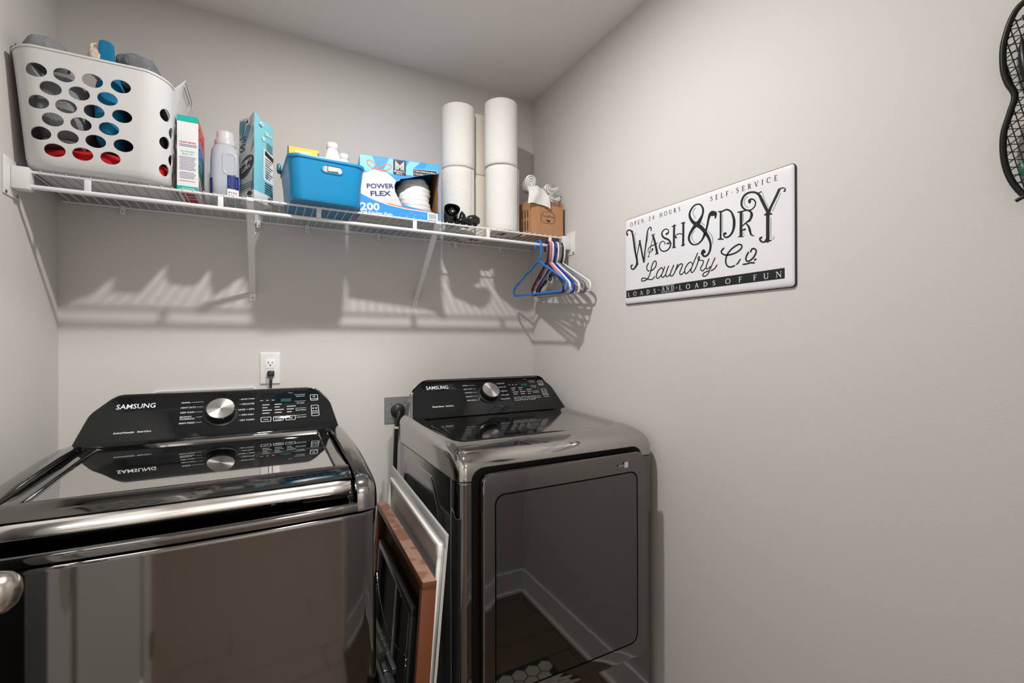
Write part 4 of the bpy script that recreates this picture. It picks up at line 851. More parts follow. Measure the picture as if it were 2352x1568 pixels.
for q in range(6):
    x_ = kx0+.020+q*.023; a = rrect(.0095, .0065, .002, 3, x_, kz1-.008); b = rrect(.0078, .0048, .0015, 3, x_, kz1-.008); n = len(a)
    lg.add([(p[0], yq, p[1]) for p in a]+[(p[0], yq, p[1]) for p in b], [(i, (i+1) % n, n+(i+1) % n, n+i) for i in range(n)], 0)
    lg.poly([(x_+.0045*math.cos(w), yq, kz1-.008+.0036*math.sin(w)) for w in [2*PI*i/(3+q % 4) for i in range(3+q % 4)]], 0)
lg.poly(quad(kx0+.0415, kx0+.0428, TOP+.002, kz1-.018, yq), 1)
for q in range(3):
    yy = ky0+.030+q*.022
    for k in range(2): lg.poly([(kx0-.0004, yy, TOP+.022+k*.052), (kx0-.0004, yy+.007, TOP+.022+k*.052), (kx0-.0004, yy+.007, TOP+.060+k*.045+.004*q), (kx0-.0004, yy, TOP+.060+k*.045+.004*q)], 0)
part('print', lg, ['ink_brown', 'bx_white' if False else 'cardboard_in'], t, 0)
# white bag rolls on top of it
def bagroll(c, d, a_, b_, L, lab, hang=False):
    t = thing('plastic_bag_roll', lab, 'bag roll', c, 'white plastic bag rolls on the cardboard box')
    c = Vector(c); d = Vector(d).normalized(); e = d.cross(Vector((0, 0, 1))).normalized(); g = e.cross(d)*1
    if g.z < 0: g = -g
    R = []; n = 36
    for s_, k in ((0, .82), (.003, .97), (L*.2, 1), (L*.4, .97), (L*.6, 1.02), (L*.8, .98), (L-.003, .95), (L, .8)):
        R.append([c+g*b_+d*s_+(e*math.cos(w)*a_+g*math.sin(w)*b_)*(k+.05*math.sin(3*w+s_*50)) for w in [2*PI*j/n for j in range(n)]])
    part('rolled_bag', MB().loft(R), 'white_bag', t, 50)
    sp = MB(); rows = []                              # spiral fold standing out of the end
    for i in range(70):
        w = i/69*2*PI*2.6; k = .16+.72*i/69; p = c+g*b_+d*-.001+(e*math.cos(w)*a_+g*math.sin(w)*b_)*k
        rows.append([p+d*.002, p-d*(.005+.002*math.sin(w*2))])
    sp.grid(rows); part('end_fold', sp, 'white_bag', t, 60)
    return t
kt = kz1+.0022
bagroll((1.092, 1.666, kt), (.10, .9, 0), .032, .0195, .090, 'lower white bag roll lying flat on the cardboard box by the wall')
bagroll((1.082, 1.672, kt+.040), (.12, .9, 0), .034, .0215, .088, 'upper white bag roll lying on another by the right wall')
t = bagroll((.988, 1.690, kt+.040), (.25, .9, .1), .024, .036, .075, 'white bag roll with a loose bag hanging over the cardboard box')
sh_ = MB(); rows = []
for i in range(15):
    u_ = i/14; x_ = .955+.095*u_
    rows.append([Vector((x_+.014*(v_-.5)*(1 if u_ > .5 else -1), 1.672-.028*math.sin(min(1, v_*1.6)*PI/2)+.004*math.sin(u_*9+v_*3), kt+.052-.078*v_+.010*math.sin(u_*PI)-.012*u_*v_)) for v_ in [j/12 for j in range(13)]])
sh_.grid(rows); part('loose_bag', sh_, 'white_bag', t, 60)
# ------------------------------------------------------------------ clothes hangers on the rod
HP = [(.024, -.022), (.024, -.006), (.019, .008), (.009, .0155), (-.003, .0155), (-.014, .009), (-.019, -.004), (-.0195, -.022), (-.018, -.040), (-.010, -.058), (.001, -.070)]
HB = [(.001, -.070), (.05, -.092), (.12, -.124), (.178, -.152), (.203, -.166), (.212, -.180), (.208, -.196), (.193, -.202), (.10, -.202), (0, -.202), (-.10, -.202), (-.193, -.202), (-.208, -.196), (-.212, -.180), (-.203, -.166), (-.178, -.152), (-.12, -.124), (-.05, -.092)]
def hanger(x, m_, lab, ya=0., lean=0., k=1., r=.0044, kind=0):
    t = thing('clothes_hanger', lab, 'hanger', (x, SY, RZ), 'plastic hangers on the shelf rod')
    c, s = math.cos(math.radians(ya)), math.sin(math.radians(ya)); cl_, sl = math.cos(math.radians(lean)), math.sin(math.radians(lean))
    def T(w, z):
        w2, z2 = (w*cl_-z*sl, w*sl+z*cl_); return Vector((x-w2*s, SY+w2*c, RZ+z2))
    hk = catmull([(*p, 0) for p in HP], 4)
    part('hook', MB().tube([T(p.x, p.y) for p in hk], r*.95, 10), m_, t, 60)
    bd = catmull([(p[0]*k, p[1] if i not in (0,) else p[1], 0) for i, p in enumerate(HB)], 4, closed=True)
    part('body', MB().tube([T(p.x, p.y) for p in bd], r, 10, closed=True), m_, t, 60)
    if kind:
        for s_ in (-1, 1):
            q = [T(s_*.085, -.108), T(s_*.080, -.125), T(s_*.090, -.134), T(s_*.102, -.128)]; part('strap_hook', MB().tube(q, .0028, 8), m_, t, 60)
hanger(1.000, 'h_blue', 'bright blue plastic hanger, leftmost on the rod', 1, 2, .97)
hanger(1.040, 'h_navy', 'dark navy plastic hanger next to the bright blue one', -14, 4, .98, kind=1)
hanger(1.051, 'h_coral', 'coral pink plastic hanger', -13, 4, .98)
hanger(1.0625, 'white_plastic', 'white hanger between the coral and royal blue hangers', -12, 3, .97)
hanger(1.074, 'h_royal', 'royal blue plastic hanger', -10, 3, .96)
hanger(1.088, 'white_plastic', 'white hanger just right of the royal blue one', -8, 3, .99, kind=1)
hanger(1.099, 'h_grey', 'grey plastic hanger among the white ones', -5, 2, .97)
hanger(1.108, 'h_black', 'black hanger near the right wall', -5, 2, .93, kind=1)
hanger(1.1165, 'white_plastic', 'white hanger nearest the right wall', -3, 1, 1.0)

# ------------------------------------------------------------------ outlets and cords on the back wall
ox0, ox1, oz0, oz1 = -.0185, .0495, 1.1175, 1.2345; ocx = (ox0+ox1)/2
t = thing('wall_outlet', 'white duplex outlet with safety buttons on the back wall', 'outlet', (ocx, YB, (oz0+oz1)/2))
def plate(hx, hz, yd): return [Vector((ocx+p[0], YB-yd, (oz0+oz1)/2+p[1])) for p in rrect(hx, hz, .003, 3)]
part('cover_plate', MB().loft([plate(.034, .0585, 0), plate(.034, .0585, .003), plate(.0315, .056, .0062), plate(.0305, .055, .0064)]), 'white_plastic', t)
part('receptacle', MB().box(ocx-.0168, ocx+.0168, YB-.0085, YB-.005, 1.176-.0335, 1.176+.0335, bev=.0012), 'bx_white', t)
f = MB()
for dx_, w, h in ((-.0065, .0011, .0043), (.0065, .0011, .0036)): f.poly(quad(ocx+dx_-w, ocx+dx_+w, 1.197-h, 1.197+h, YB-.0088))
f.disc((ocx, YB-.0088, 1.1875), (0, 1, 0), .0026, 12); part('slots', f, 'black_matte', t, 0)
f = MB().poly(quad(ocx-.0168, ocx+.0168, 1.1828, 1.1833, YB-.0087)); part('seam', f, 'grey_plate', t, 0)
for dx_ in (-.008, .006): part('button', MB().box(ocx+dx_-.0065, ocx+dx_+.0065, YB-.0098, YB-.008, 1.1755, 1.1815, bev=.0006), 'white_plastic', t)
part('screw', MB().lathe([(.003, 0), (.002, .0012)], (ocx, YB-.0064, 1.2245), (0, -1, 0), 10), 'white_plastic', t)
t = thing('power_cord', 'black washer power cord plugged into the white outlet', 'cord', (ocx+.002, YB-.02, 1.155))
part('plug', MB().box(ocx-.010, ocx+.013, YB-.030, YB-.0085, 1.146, 1.168, bev=.005, seg=3), 'cord', t)
part('cable', MB().tube(catmull([(ocx+.002, YB-.024, 1.150), (ocx+.002, YB-.030, 1.136), (ocx+.0015, YB-.028, 1.10), (ocx, YB-.03, .95), (ocx-.01, YB-.035, .6)], 5), .0038, 10), 'cord', t)
wbx = [Vector((-.1825+p[0], 0, .99+p[1])) for p in rrect(.154, .120, .012, 5)]
t = thing('laundry_valve_box', 'white rounded utility box cover behind the washer console', 'utility box', (-.1825, YB, .99))
part('cover', MB().loft([[v+Vector((0, YB, 0)) for v in wbx], [v+Vector((0, YB-.004, 0)) for v in wbx], [Vector((-.1825+p[0], YB-.006, .99+p[1])) for p in rrect(.1515, .1175, .011, 5)], [Vector((-.1825+p[0], YB-.004, .99+p[1])) for p in rrect(.144, .11, .008, 5)]]), 'wall', t)
part('rim', MB().loft([[Vector((-.1825+p[0], YB-d_, .99+p[1])) for p in rrect(a, b, .012, 5)] for a, b, d_ in ((.1545, .1205, .002), (.1535, .1195, .0068), (.149, .115, .0068), (.1485, .1145, .004))], caps=False), 'white_plastic', t)
t = thing('dryer_outlet', 'grey metal square plate with round black dryer receptacle', 'outlet', (.487, YB, .988))
part('cover_plate', MB().loft([[Vector((.4895+p[0], YB-d_, .9885+p[1])) for p in rrect(a, a, .003, 3)] for a, d_ in ((.055, 0), (.055, .003), (.0535, .0048))]), 'grey_plate', t)
part('receptacle', MB().lathe([(.030, .004), (.030, .009), (.027, .010), (.026, .006)], (.4895, YB, .9865), (0, -1, 0), 32), 'black_plastic', t)
for a, b in ((-.030, .030), (.030, .030), (-.032, -.032), (.030, -.032)): part('screw', MB().lathe([(.0035, 0), (.003, .0015), (.001, .002)], (.4895+a, YB-.0048, .9885+b), (0, -1, 0), 10), 'screw', t)
t = thing('power_cord', 'thick black dryer power cord with round plug behind the dryer', 'cord', (.49, YB-.03, .98))
part('plug', MB().lathe([(.0265, .008), (.028, .014), (.027, .026), (.020, .034), (.012, .036)], (.4895, YB, .988), (0, -1, 0), 28), 'cord', t)
part('cable', MB().tube(catmull([(.488, YB-.032, .985), (.484, YB-.040, .965), (.478, YB-.038, .93), (.474, YB-.036, .88), (.470, YB-.036, .70), (.47, YB-.05, .4)], 5), [.0085]*26, 12), 'cord', t)
part('collar', MB().tube([(.4775, YB-.038, .926), (.4765, YB-.0378, .917)], .0092, 12), 'cloth_cream', t)

# ------------------------------------------------------------------ things leaning between washer and dryer
def axes(TF, TB, down):
    TF, TB = Vector(TF), Vector(TB); e1 = (TB-TF); L = e1.length; e1.normalize(); e2 = Vector(down); e2 = (e2-e1*e2.dot(e1)).normalized(); n_ = e1.cross(e2)
    if n_.x > 0: n_ = -n_
    return TF, e1, e2, n_, L
O, e1, e2, n_, L = axes((.404, 1.10, .79), (.428, 1.77, .803), (-.085, -.045, -1)); Hh = .775
t = thing('framed_panel', 'aluminium-framed grey panel leaning against the dryer side', 'framed panel', (.35, 1.4, 0))
bx = lambda a0, a1, b0, b1, c0, c1, mb=None, bev=0: (mb or MB()).obox(O, e1, e2, n_, a0, a1, b0, b1, c0, c1, 0, bev)
part('back_sheet', bx(0, L, 0, Hh, 0, .003), 'alu', t)
for a0, a1, b0, b1 in ((.001, L-.001, .001, .036), (.001, L-.001, Hh-.036, Hh-.001), (.001, .026, .036, Hh-.036), (L-.026, L-.001, .036, Hh-.036)): part('border', bx(a0, a1, b0, b1, .003, .006, bev=.001), 'alu', t)
for a0, a1, b0, b1 in ((.026, L-.026, .036, .048), (.026, .036, .048, Hh-.048), (L-.036, L-.026, .048, Hh-.048), (.026, L-.026, Hh-.048, Hh-.036)):
    part('bead', bx(a0, a1, b0, b1, .003, .015, bev=.002), 'bead', t)
for a0, a1, b0, b1 in ((.038, L-.038, .050, .058), (.038, .045, .058, Hh-.058)): part('inner_track', bx(a0, a1, b0, b1, .003, .010, bev=.0015), 'alu', t)
part('corner_cap', bx(.024, .046, .034, .066, .003, .0165, bev=.003), 'white_plastic', t)
part('panel', bx(.036, L-.036, .048, Hh-.048, .003, .0045), 'alu_panel', t)

O, e1, e2, n_, L = axes((.373, 1.10, .683), (.397, 1.735, .683), (-.075, -.045, -1)); Hh = .668
t = thing('canvas_frame', 'brown wooden deep frame seen from behind, scuffed top edge', 'picture frame', (.32, 1.4, 0)); TH = .036; bw = .019
part('top_bar', bx(0, L, .0, bw, 0, TH, bev=.0008), ['brown_frame'], t); part('top_face', bx(.001, L-.001, -.0006, .001, .001, TH-.001), 'brown_top', t)
part('bottom_bar', bx(0, L, Hh-bw, Hh, 0, TH, bev=.0008), 'brown_frame', t); part('side_bar', bx(0, bw, bw, Hh-bw, 0, TH, bev=.0008), 'brown_frame', t); part('side_bar', bx(L-bw, L, bw, Hh-bw, 0, TH, bev=.0008), 'brown_frame', t)
part('back_panel', bx(bw, L-bw, bw, Hh-bw, .001, .004), 'brown_back', t)

O, e1, e2, n_, L = axes((.3535, 1.172, .588), (.373, 1.64, .586), (-.075, -.04, -1)); Hh = .560
t = thing('picture_frame', 'black picture frame turned backwards with silver hanging wire', 'picture frame', (.30, 1.4, 0)); TH = .025; bw = .021
for a0, a1, b0, b1 in ((0, L, 0, bw), (0, L, Hh-bw, Hh), (0, bw, bw, Hh-bw), (L-bw, L, bw, Hh-bw)): part('frame_bar', bx(a0, a1, b0, b1, 0, TH, bev=.0008), 'frame_black', t)
part('back_board', bx(bw, L-bw, bw, Hh-bw, .004, .008), 'frame_back', t); part('rail', bx(L*.40, L*.40+.05, bw, Hh-bw, .008, .013, bev=.001), 'frame_black', t)
P2 = lambda a, b, c=TH+.002: O+e1*a+e2*b+n_*c
wr = catmull([P2(L-.012, .105), P2(L-.035, .128), P2(L*.72, .155, TH+.006), P2(L*.45, .17, TH+.008), P2(.09, .150, TH+.005), P2(.035, .135), P2(.016, .125)], 6)
part('hanging_wire', MB().tube(wr, .0011, 6), 'screw', t)
for a in (.012, L-.012):
    part('d_ring', MB().tube([P2(a, .10), P2(a, .145)], .0024, 8).lathe([(.004, 0), (.003, .003)], P2(a, .135, TH), n_, 10).lathe([(.004, 0), (.003, .003)], P2(a, .150, TH), n_, 10), 'screw', t)
part('d_ring', MB().tube([P2(L*.34, .026, .014), P2(L*.34, .05, .014)], .0028, 8).lathe([(.0045, 0), (.003, .004)], P2(L*.34, .045, .012), n_, 10), 'screw', t)

# folded black step stool with ribbed grips and dotted tread
t = thing('step_stool', 'folded black plastic step stool with ribbed grips and dotted tread', 'step stool', (.25, 1.28, 0))
part('tread', MB().box(.2255, .2355, 1.02, 1.34, .05, .520, bev=.004), 'black_plastic', t)
dt = MB(); k = 0
for i in range(21):
    for j in range(10):
        dt.disc((.2251, 1.035+j*.030+(.015 if i % 2 else 0), .075+i*.0205), (1, 0, 0), .0065, 14)
part('tread_dots', dt, 'bx_white', t, 0)['kind'] = 'stuff'
def bar(p, q, w, h, notch):
    p, q = Vector(p), Vector(q); d = (q-p); LL = d.length; d.normalize(); ex = Vector((1, 0, 0)); ex = (ex-d*ex.dot(d)).normalized(); ez = d.cross(ex); mb = MB(); mb.obox(p, ex, d, ez, -w/2, w/2, 0, LL, -h/2, h/2, 0, .0015)
    for i in range(notch): mb.obox(p, ex, d, ez, -w/2-.0008, w/2+.0008, LL*(.35+.5*i/notch), LL*(.35+.5*i/notch)+.010, -h/2-.003, h/2+.003, 0, .0012)
    return mb
part('leg_bar', bar((.270, 1.361, .490), (.281, 1.155, .455), .012, .018, 4), 'black_plastic', t); part('leg_bar', bar((.264, 1.245, .458), (.272, 1.10, .40), .012, .018, 4), 'black_plastic', t); part('leg_bar', bar((.245, 1.203, .456), (.256, 1.07, .39), .012, .018, 5), 'black_plastic', t)
def grip(p, q):
    p, q = Vector(p), Vector(q); d = q-p; LL = d.length; pf = [(.008, 0), (.0135, .001)]
    for i in range(7): pf += [(.0150, LL*(i+.15)/7), (.0150, LL*(i+.75)/7), (.0134, LL*(i+.82)/7), (.0134, LL*(i+.98)/7)]
    return MB().lathe(pf+[(.013, LL), (.006, LL+.001)], p, d, 24)
part('grip', grip((.254, 1.295, .482), (.261, 1.205, .472)), 'black_plastic', t); part('grip', grip((.262, 1.155, .447), (.267, 1.07, .425)), 'black_plastic', t)

# ------------------------------------------------------------------ the sign on the right wall
SGY, SGZ = 1.287, 1.4045
sg = lambda a, b, d=0.: Vector((XR-d, SGY-a, SGZ+b))
t = thing('wall_sign', 'white metal Wash and Dry laundry sign with black lettering on the right wall', 'sign', (XR, SGY-.305, SGZ+.1525))
srg = lambda ins, d, r: [sg(.305+p[0], .1525+p[1], d) for p in rrect(.305-ins, .1525-ins, r, 6)]
part('sign_edge', MB().loft([srg(0, .0005, .010), srg(0, .0045, .010), srg(.0012, .0055, .009), srg(.0040, .0057, .008)]), 'sign_edge', t)
part('sign_plate', MB().loft([srg(.0014, .0050, .009), srg(.0028, .0072, .009), srg(.007, .0092, .009), srg(.014, .0101, .009), srg(.026, .0103, .009)]), 'sign_white', t, 60)
FD = .0107
def ribbon(mb, P_, d=FD, m=0, sub=5):
    Q = catmull([(p[0], p[1], p[2]) for p in P_], sub if len(P_) > 2 else 1); n = len(Q); L_, R_ = [], []
    for i in range(n):
        a = Q[max(0, i-1)]; b = Q[min(n-1, i+1)]; tx, ty = b.x-a.x, b.y-a.y; l = math.hypot(tx, ty) or 1; nx_, ny_ = -ty/l*Q[i].z/2, tx/l*Q[i].z/2
        L_.append(sg(Q[i].x+nx_, Q[i].y+ny_, d)); R_.append(sg(Q[i].x-nx_, Q[i].y-ny_, d))
    mb.grid([L_, R_], m)
    for e in (0, -1):
        if Q[e].z > .003: mb.poly([sg(Q[e].x+Q[e].z*.5*math.cos(w), Q[e].y+Q[e].z*.5*math.sin(w), d-.00004*(e+2)) for w in [2*PI*i/10 for i in range(10)]], m)
SIGN_STROKES=[[[190,2487,84],[149,2552,61],[184,2625,58],[300,2633,47],[412,2546,71],[467,2406,84],[521,2141,89],[562,1895,92],[616,1680,78],[653,1500,65]],[[659,1594,80],[668,1403,101],[611,1300,87],[477,1216,53],[376,1270,50],[377,1342,69],[433,1366,60]],[[654,1563,40],[728,1866,45],[806,2119,58]],[[748,2158,24],[865,2161,24]],[[806,2135,72],[879,1840,72],[961,1531,75],[1002,1392,62]],[[1002,1400,56],[1048,1733,56],[1114,2061,69],[1180,2416,52],[1285,2509,38],[1346,2473,42],[1335,2399,46]],[[546,2422,13],[599,2158,13],[651,1880,13]],[[1221,2346,13],[1166,2051,13]],[[413,2561,28],[491,2561,28]],[[656,1342,34],[748,1367,26]],[[960,1399,31],[1049,1409,20]],[[1128,1750,11],[1066,1452,11],[1108,1477,10]],[[546,2422,11],[591,2477,9],[613,2425,11]],[[1424,2214,78],[1522,1924,85],[1608,1593,93]],[[1502,1563,26],[1672,1571,26]],[[1343,2227,28],[1515,2244,27]],[[1423,2153,29],[1340,1912,25],[1223,1535,30]],[[1167,1529,20],[1271,1538,20]],[[1641,1931,18],[1501,1890,35],[1319,1870,33],[1195,1785,30],[1235,1671,18],[1358,1696,27],[1420,1761,54],[1369,1755,44]],[[2008,2140,74],[2083,2154,58],[2095,2238,36],[1982,2306,34],[1838,2249,55],[1827,2133,62],[1932,2024,59],[2100,1932,60],[2182,1801,66],[2135,1665,53],[1984,1596,42],[1813,1633,39],[1708,1770,46],[1758,1909,39],[1873,1932,29],[1949,1859,32],[1930,1811,28]],[[2034,1829,48],[2108,1822,54]],[[2333,2332,82],[2321,1990,81],[2318,1661,81]],[[2248,2326,32],[2409,2336,29]],[[2238,1651,27],[2403,1646,27]],[[2696,2336,78],[2693,1986,81],[2682,1652,81]],[[2615,2340,30],[2777,2331,27]],[[2600,1650,27],[2766,1662,27]],[[2420,1935,53],[2375,1979,40],[2421,2027,31],[2536,2039,29],[2659,2000,30]],[[3268,2213,153],[3397,2398,78],[3430,2563,69],[3352,2717,47],[3240,2773,42],[3093,2757,54],[2959,2626,71],[2941,2479,82],[3040,2305,98],[3187,2177,117],[3347,2061,118],[3487,1897,109],[3610,1713,85],[3678,1542,74],[3684,1409,75],[3637,1259,70],[3529,1178,59],[3435,1200,58],[3404,1272,89]],[[3388,1288,95],[3436,1320,143],[3490,1297,64]],[[3235,2206,150],[3071,2093,113],[2937,1929,88],[2910,1796,77],[2985,1658,56],[3116,1585,41],[3279,1603,53],[3407,1700,66],[3479,1819,99]],[[3519,1890,72],[3582,2089,72],[3622,2251,78],[3692,2380,113],[3797,2380,100],[3864,2312,79],[3849,2225,56]],[[3737,2355,109],[3842,2343,121]],[[3166,2690,14],[3076,2611,14],[3075,2502,12],[3172,2356,11]],[[3128,2012,14],[3028,1910,14],[3027,1787,13],[3141,1635,11]],[[3364,2204,13],[3481,2085,13]],[[3604,1906,11],[3732,1715,14],[3761,1579,15],[3758,1475,12]],[[4028,2354,60],[4025,1983,60],[4022,1598,62]],[[3952,2373,31],[4078,2342,43]],[[3943,1588,36],[4112,1559,36]],[[4071,2344,49],[4214,2365,43],[4354,2274,48],[4436,2092,72],[4455,1913,85],[4420,1733,73],[4322,1615,58],[4209,1587,46],[4131,1647,44],[4138,1703,66],[4188,1699,66]],[[4089,2275,9],[4086,1752,9]],[[4666,2172,85],[4664,1842,82],[4662,1547,89]],[[4570,2202,33],[4706,2187,43]],[[4572,1532,27],[4737,1502,27]],[[4706,2187,40],[4824,2194,41],[4940,2129,48],[4977,2024,79],[4926,1916,64],[4809,1858,42],[4717,1805,34]],[[4809,1846,27],[4886,1744,52],[4924,1627,64],[4961,1511,45],[5056,1450,13]],[[4703,1680,34],[4779,1688,58]],[[4735,2119,9],[4733,1899,9]],[[4887,1859,9],[4964,1883,9]],[[4922,2387,77],[4916,2436,71],[4999,2444,38],[5080,2357,38],[5067,2241,39],[4965,2171,35],[4824,2200,36],[4707,2309,50],[4681,2450,65],[4761,2600,64],[4917,2641,52],[5082,2594,49],[5193,2492,64],[5265,2343,80],[5349,2157,79],[5432,1985,76]],[[5156,2549,34],[5264,2568,24]],[[5438,1972,92],[5527,2134,68],[5633,2312,70],[5725,2480,72]],[[5714,2494,42],[5815,2499,27],[5882,2457,24],[5862,2412,55]],[[5342,1946,43],[5522,1922,43]],[[5432,1973,129],[5425,1882,95],[5423,1441,95],[5422,1256,97]],[[5374,1251,41],[5510,1245,33]],[[5392,1285,90],[5320,1240,41],[5235,1285,48],[5204,1356,46],[5250,1373,59]],[[5285,2537,9],[5338,2335,9],[5444,2109,9]],[[5770,2388,8],[5550,1979,10]],[[5508,1839,10],[5503,1460,10],[5511,1320,9],[5557,1270,9],[5592,1309,10],[5564,1361,6]],[[4865,2559,11],[4774,2487,11],[4779,2351,10],[4883,2240,9]],[[4735,1618,7],[4741,1550,6],[4774,1555,7]],[[1208,1317,47],[1133,1200,48],[1163,1093,42],[1249,1050,35]],[[1317,1047,40],[1452,1086,43],[1554,1191,45],[1563,1302,43],[1492,1348,40],[1387,1240,46],[1317,1047,47],[1264,914,46],[1160,793,44],[1020,751,38],[895,759,38],[896,830,45],[1020,841,35],[1229,772,34],[1382,754,38],[1492,829,42]],[[1933,1088,43],[1860,950,44],[1795,836,44],[1858,760,35],[1986,848,41]],[[1861,1006,38],[1797,1082,35],[1651,1003,44],[1567,839,45],[1632,756,35],[1779,838,42],[1877,985,43]],[[2098,1089,43],[1978,849,43],[2032,757,32],[2142,817,39]],[[2309,1086,42],[2165,826,42],[2233,757,35],[2340,851,41],[2470,1089,41]],[[2371,907,40],[2536,1068,38],[2639,1083,31],[2653,1022,40],[2549,825,40],[2607,752,33],[2723,825,37]],[[3035,1013,33],[2980,1084,31],[2867,1049,38],[2752,903,40],[2766,773,35],[2851,774,36],[2978,884,37]],[[3228,1313,38],[3048,989,38],[2978,827,38],[3033,762,33],[3143,861,37],[3253,1083,37],[3241,1175,37],[3288,1201,29],[3301,1143,37],[3260,1099,32],[3360,1078,29],[3439,1044,34],[3399,938,37],[3332,836,36],[3397,760,31],[3502,823,34]],[[3633,1080,36],[3529,864,36],[3567,792,30],[3670,844,33]],[[3835,1071,35],[3669,779,35],[3592,646,35],[3488,592,31],[3409,624,35],[3462,695,34],[3618,730,32]],[[3707,724,33],[3820,769,34],[3902,860,34]],[[4123,1296,50],[4051,1241,51],[4059,1173,44],[4134,1116,41],[4250,1086,43],[4397,1087,45],[4556,1126,46],[4666,1194,47],[4686,1262,44],[4636,1310,40],[4542,1309,46],[4398,1248,48],[4283,1158,49],[4217,1065,50],[4187,944,49],[4207,830,45],[4272,761,41],[4362,738,43],[4459,757,45]],[[4507,783,24],[4562,808,41],[4641,911,33]],[[4879,1050,49],[4826,967,49],[4803,886,47],[4840,823,42],[4908,820,47],[5012,881,48],[5086,981,48],[5098,1069,43],[5043,1121,42],[4977,1118,48],[4947,1060,49]],[[4725,755,42],[4824,751,42],[4937,763,42],[5048,747,40]],[[5065,824,55],[5085,832,55]]]
lt = MB()
for k_, s_ in enumerate(SIGN_STROKES): ribbon(lt, [(p[0]*1e-4, p[1]*1e-4, max(p[2], 5)*1e-4) for p in s_], FD+.00002*(k_ % 7))
part('sign_lettering', lt, 'sign_black', t, 0)
bd = MB().poly([sg(.0127, .0234, FD), sg(.5858, .0238, FD), sg(.5858, .0500, FD), sg(.0127, .0496, FD)]); part('sign_band', bd, 'sign_black', t, 0)
TK, TN = .15, .07
def arc(cx_, cy_, rx, ry, a0, a1, n=12):
    return [(cx_+rx*math.cos(math.radians(a0+(a1-a0)*i/n)), cy_+ry*math.sin(math.radians(a0+(a1-a0)*i/n)), TN+(TK-TN)*abs(math.cos(math.radians(a0+(a1-a0)*i/n)))) for i in range(n+1)]
def st_(x, y0=0, y1=1, w=TK): return [(x, y0, w), (x, y1, w)]
def sf(x, y, h=.12): return [(x-h, y, .05), (x+h, y, .05)]
def ln(x0, y0, x1, y1, w): return [(x0, y0, w), (x1, y1, w)]
GL = {'O': (.9, [arc(.45, .5, .38, .47, 0, 360, 24)]), 'P': (.62, [st_(.16), sf(.16, .02), sf(.14, .98), arc(.16, .73, .38, .25, 90, -90)]),
 'E': (.62, [st_(.16), sf(.14, .02), sf(.14, .98), ln(.16, .97, .55, .97, TN), ln(.16, .5, .45, .5, TN), ln(.16, .03, .58, .03, TN), ln(.55, .97, .55, .82, .05), ln(.58, .03, .58, .2, .05), ln(.45, .42, .45, .58, .05)]),
 'N': (.86, [st_(.14, w=TN), ln(.14, .98, .72, .02, TK), st_(.72, w=TN), sf(.14, .02), sf(.1, .98), sf(.72, .98)]),
 'H': (.85, [st_(.16), st_(.69), ln(.16, .5, .69, .5, TN), sf(.16, .02), sf(.16, .98), sf(.69, .02), sf(.69, .98)]),
 'U': (.84, [st_(.16, .3), arc(.42, .32, .26, .30, 180, 360), st_(.68, .3, 1, TN), sf(.16, .98), sf(.68, .98)]),
 'R': (.74, [st_(.16), sf(.16, .02), sf(.14, .98), arc(.16, .74, .36, .24, 90, -90), ln(.30, .5, .68, .02, TK)]),
 'S': (.60, [[(.50, .78, TN), (.42, .93, TN), (.28, .97, TN), (.13, .88, .12), (.12, .70, TK), (.30, .54, TK), (.46, .38, TK), (.49, .20, .12), (.38, .05, TN), (.22, .03, TN), (.08, .14, TN), (.07, .26, TN)]]),
 'L': (.58, [st_(.16), sf(.16, .02), sf(.16, .98), ln(.16, .03, .54, .03, TN), ln(.54, .03, .54, .22, .05)]),
 'F': (.58, [st_(.16), sf(.16, .02), sf(.14, .98), ln(.16, .97, .54, .97, TN), ln(.16, .5, .44, .5, TN), ln(.54, .97, .54, .8, .05), ln(.44, .42, .44, .58, .05)]),
 'V': (.80, [ln(.10, .98, .42, .02, TK), ln(.42, .02, .70, .98, TN), sf(.10, .98), sf(.70, .98)]), 'I': (.34, [st_(.17), sf(.17, .02), sf(.17, .98)]),
 'C': (.80, [arc(.44, .5, .36, .47, 48, 312, 20), ln(.69, .98, .69, .78, .05)]), 'A': (.82, [ln(.10, .02, .40, .98, TN), ln(.40, .98, .72, .02, TK), ln(.22, .36, .60, .36, .06), sf(.10, .02), sf(.72, .02)]),
 'D': (.84, [st_(.16), sf(.14, .02), sf(.14, .98), arc(.16, .5, .58, .47, 90, -90, 16)]), '-': (.45, [ln(.08, .45, .38, .45, .08)]),
 '2': (.60, [[(.10, .75, .08), (.16, .93, TN), (.30, .98, TN), (.46, .86, .12), (.46, .66, TK), (.30, .36, .10), (.08, .05, TN)], ln(.08, .04, .54, .04, .10)]), '4': (.62, [ln(.42, 1, .42, .0, TK), ln(.42, .98, .06, .32, TN), ln(.06, .30, .58, .30, .08)]),
 ' ': (.55, []), '.': (.4, [[(.2, .48, .14), (.21, .48, .14)]])}
def serif(mb, s, a0, a1, b, h, d, kx=1.):
    ws = [GL[c][0]*h*kx for c in s]; gap = (a1-a0-sum(ws))/max(1, len(s)-1); x = a0
    for c, w in zip(s, ws):
        for q, P_ in enumerate(GL[c][1]): ribbon(mb, [(x+p[0]*h*kx, b+p[1]*h, p[2]*h*.95) for p in P_], d+.00002*q, 0, 2)
        x += w+gap
sm = MB(); serif(sm, 'OPEN 24 HOURS', .034, .258, .2738, .0140, FD); serif(sm, 'SELF-SERVICE', .368, .568, .2736, .0138, FD); part('small_lettering', sm, 'sign_black', t, 0)
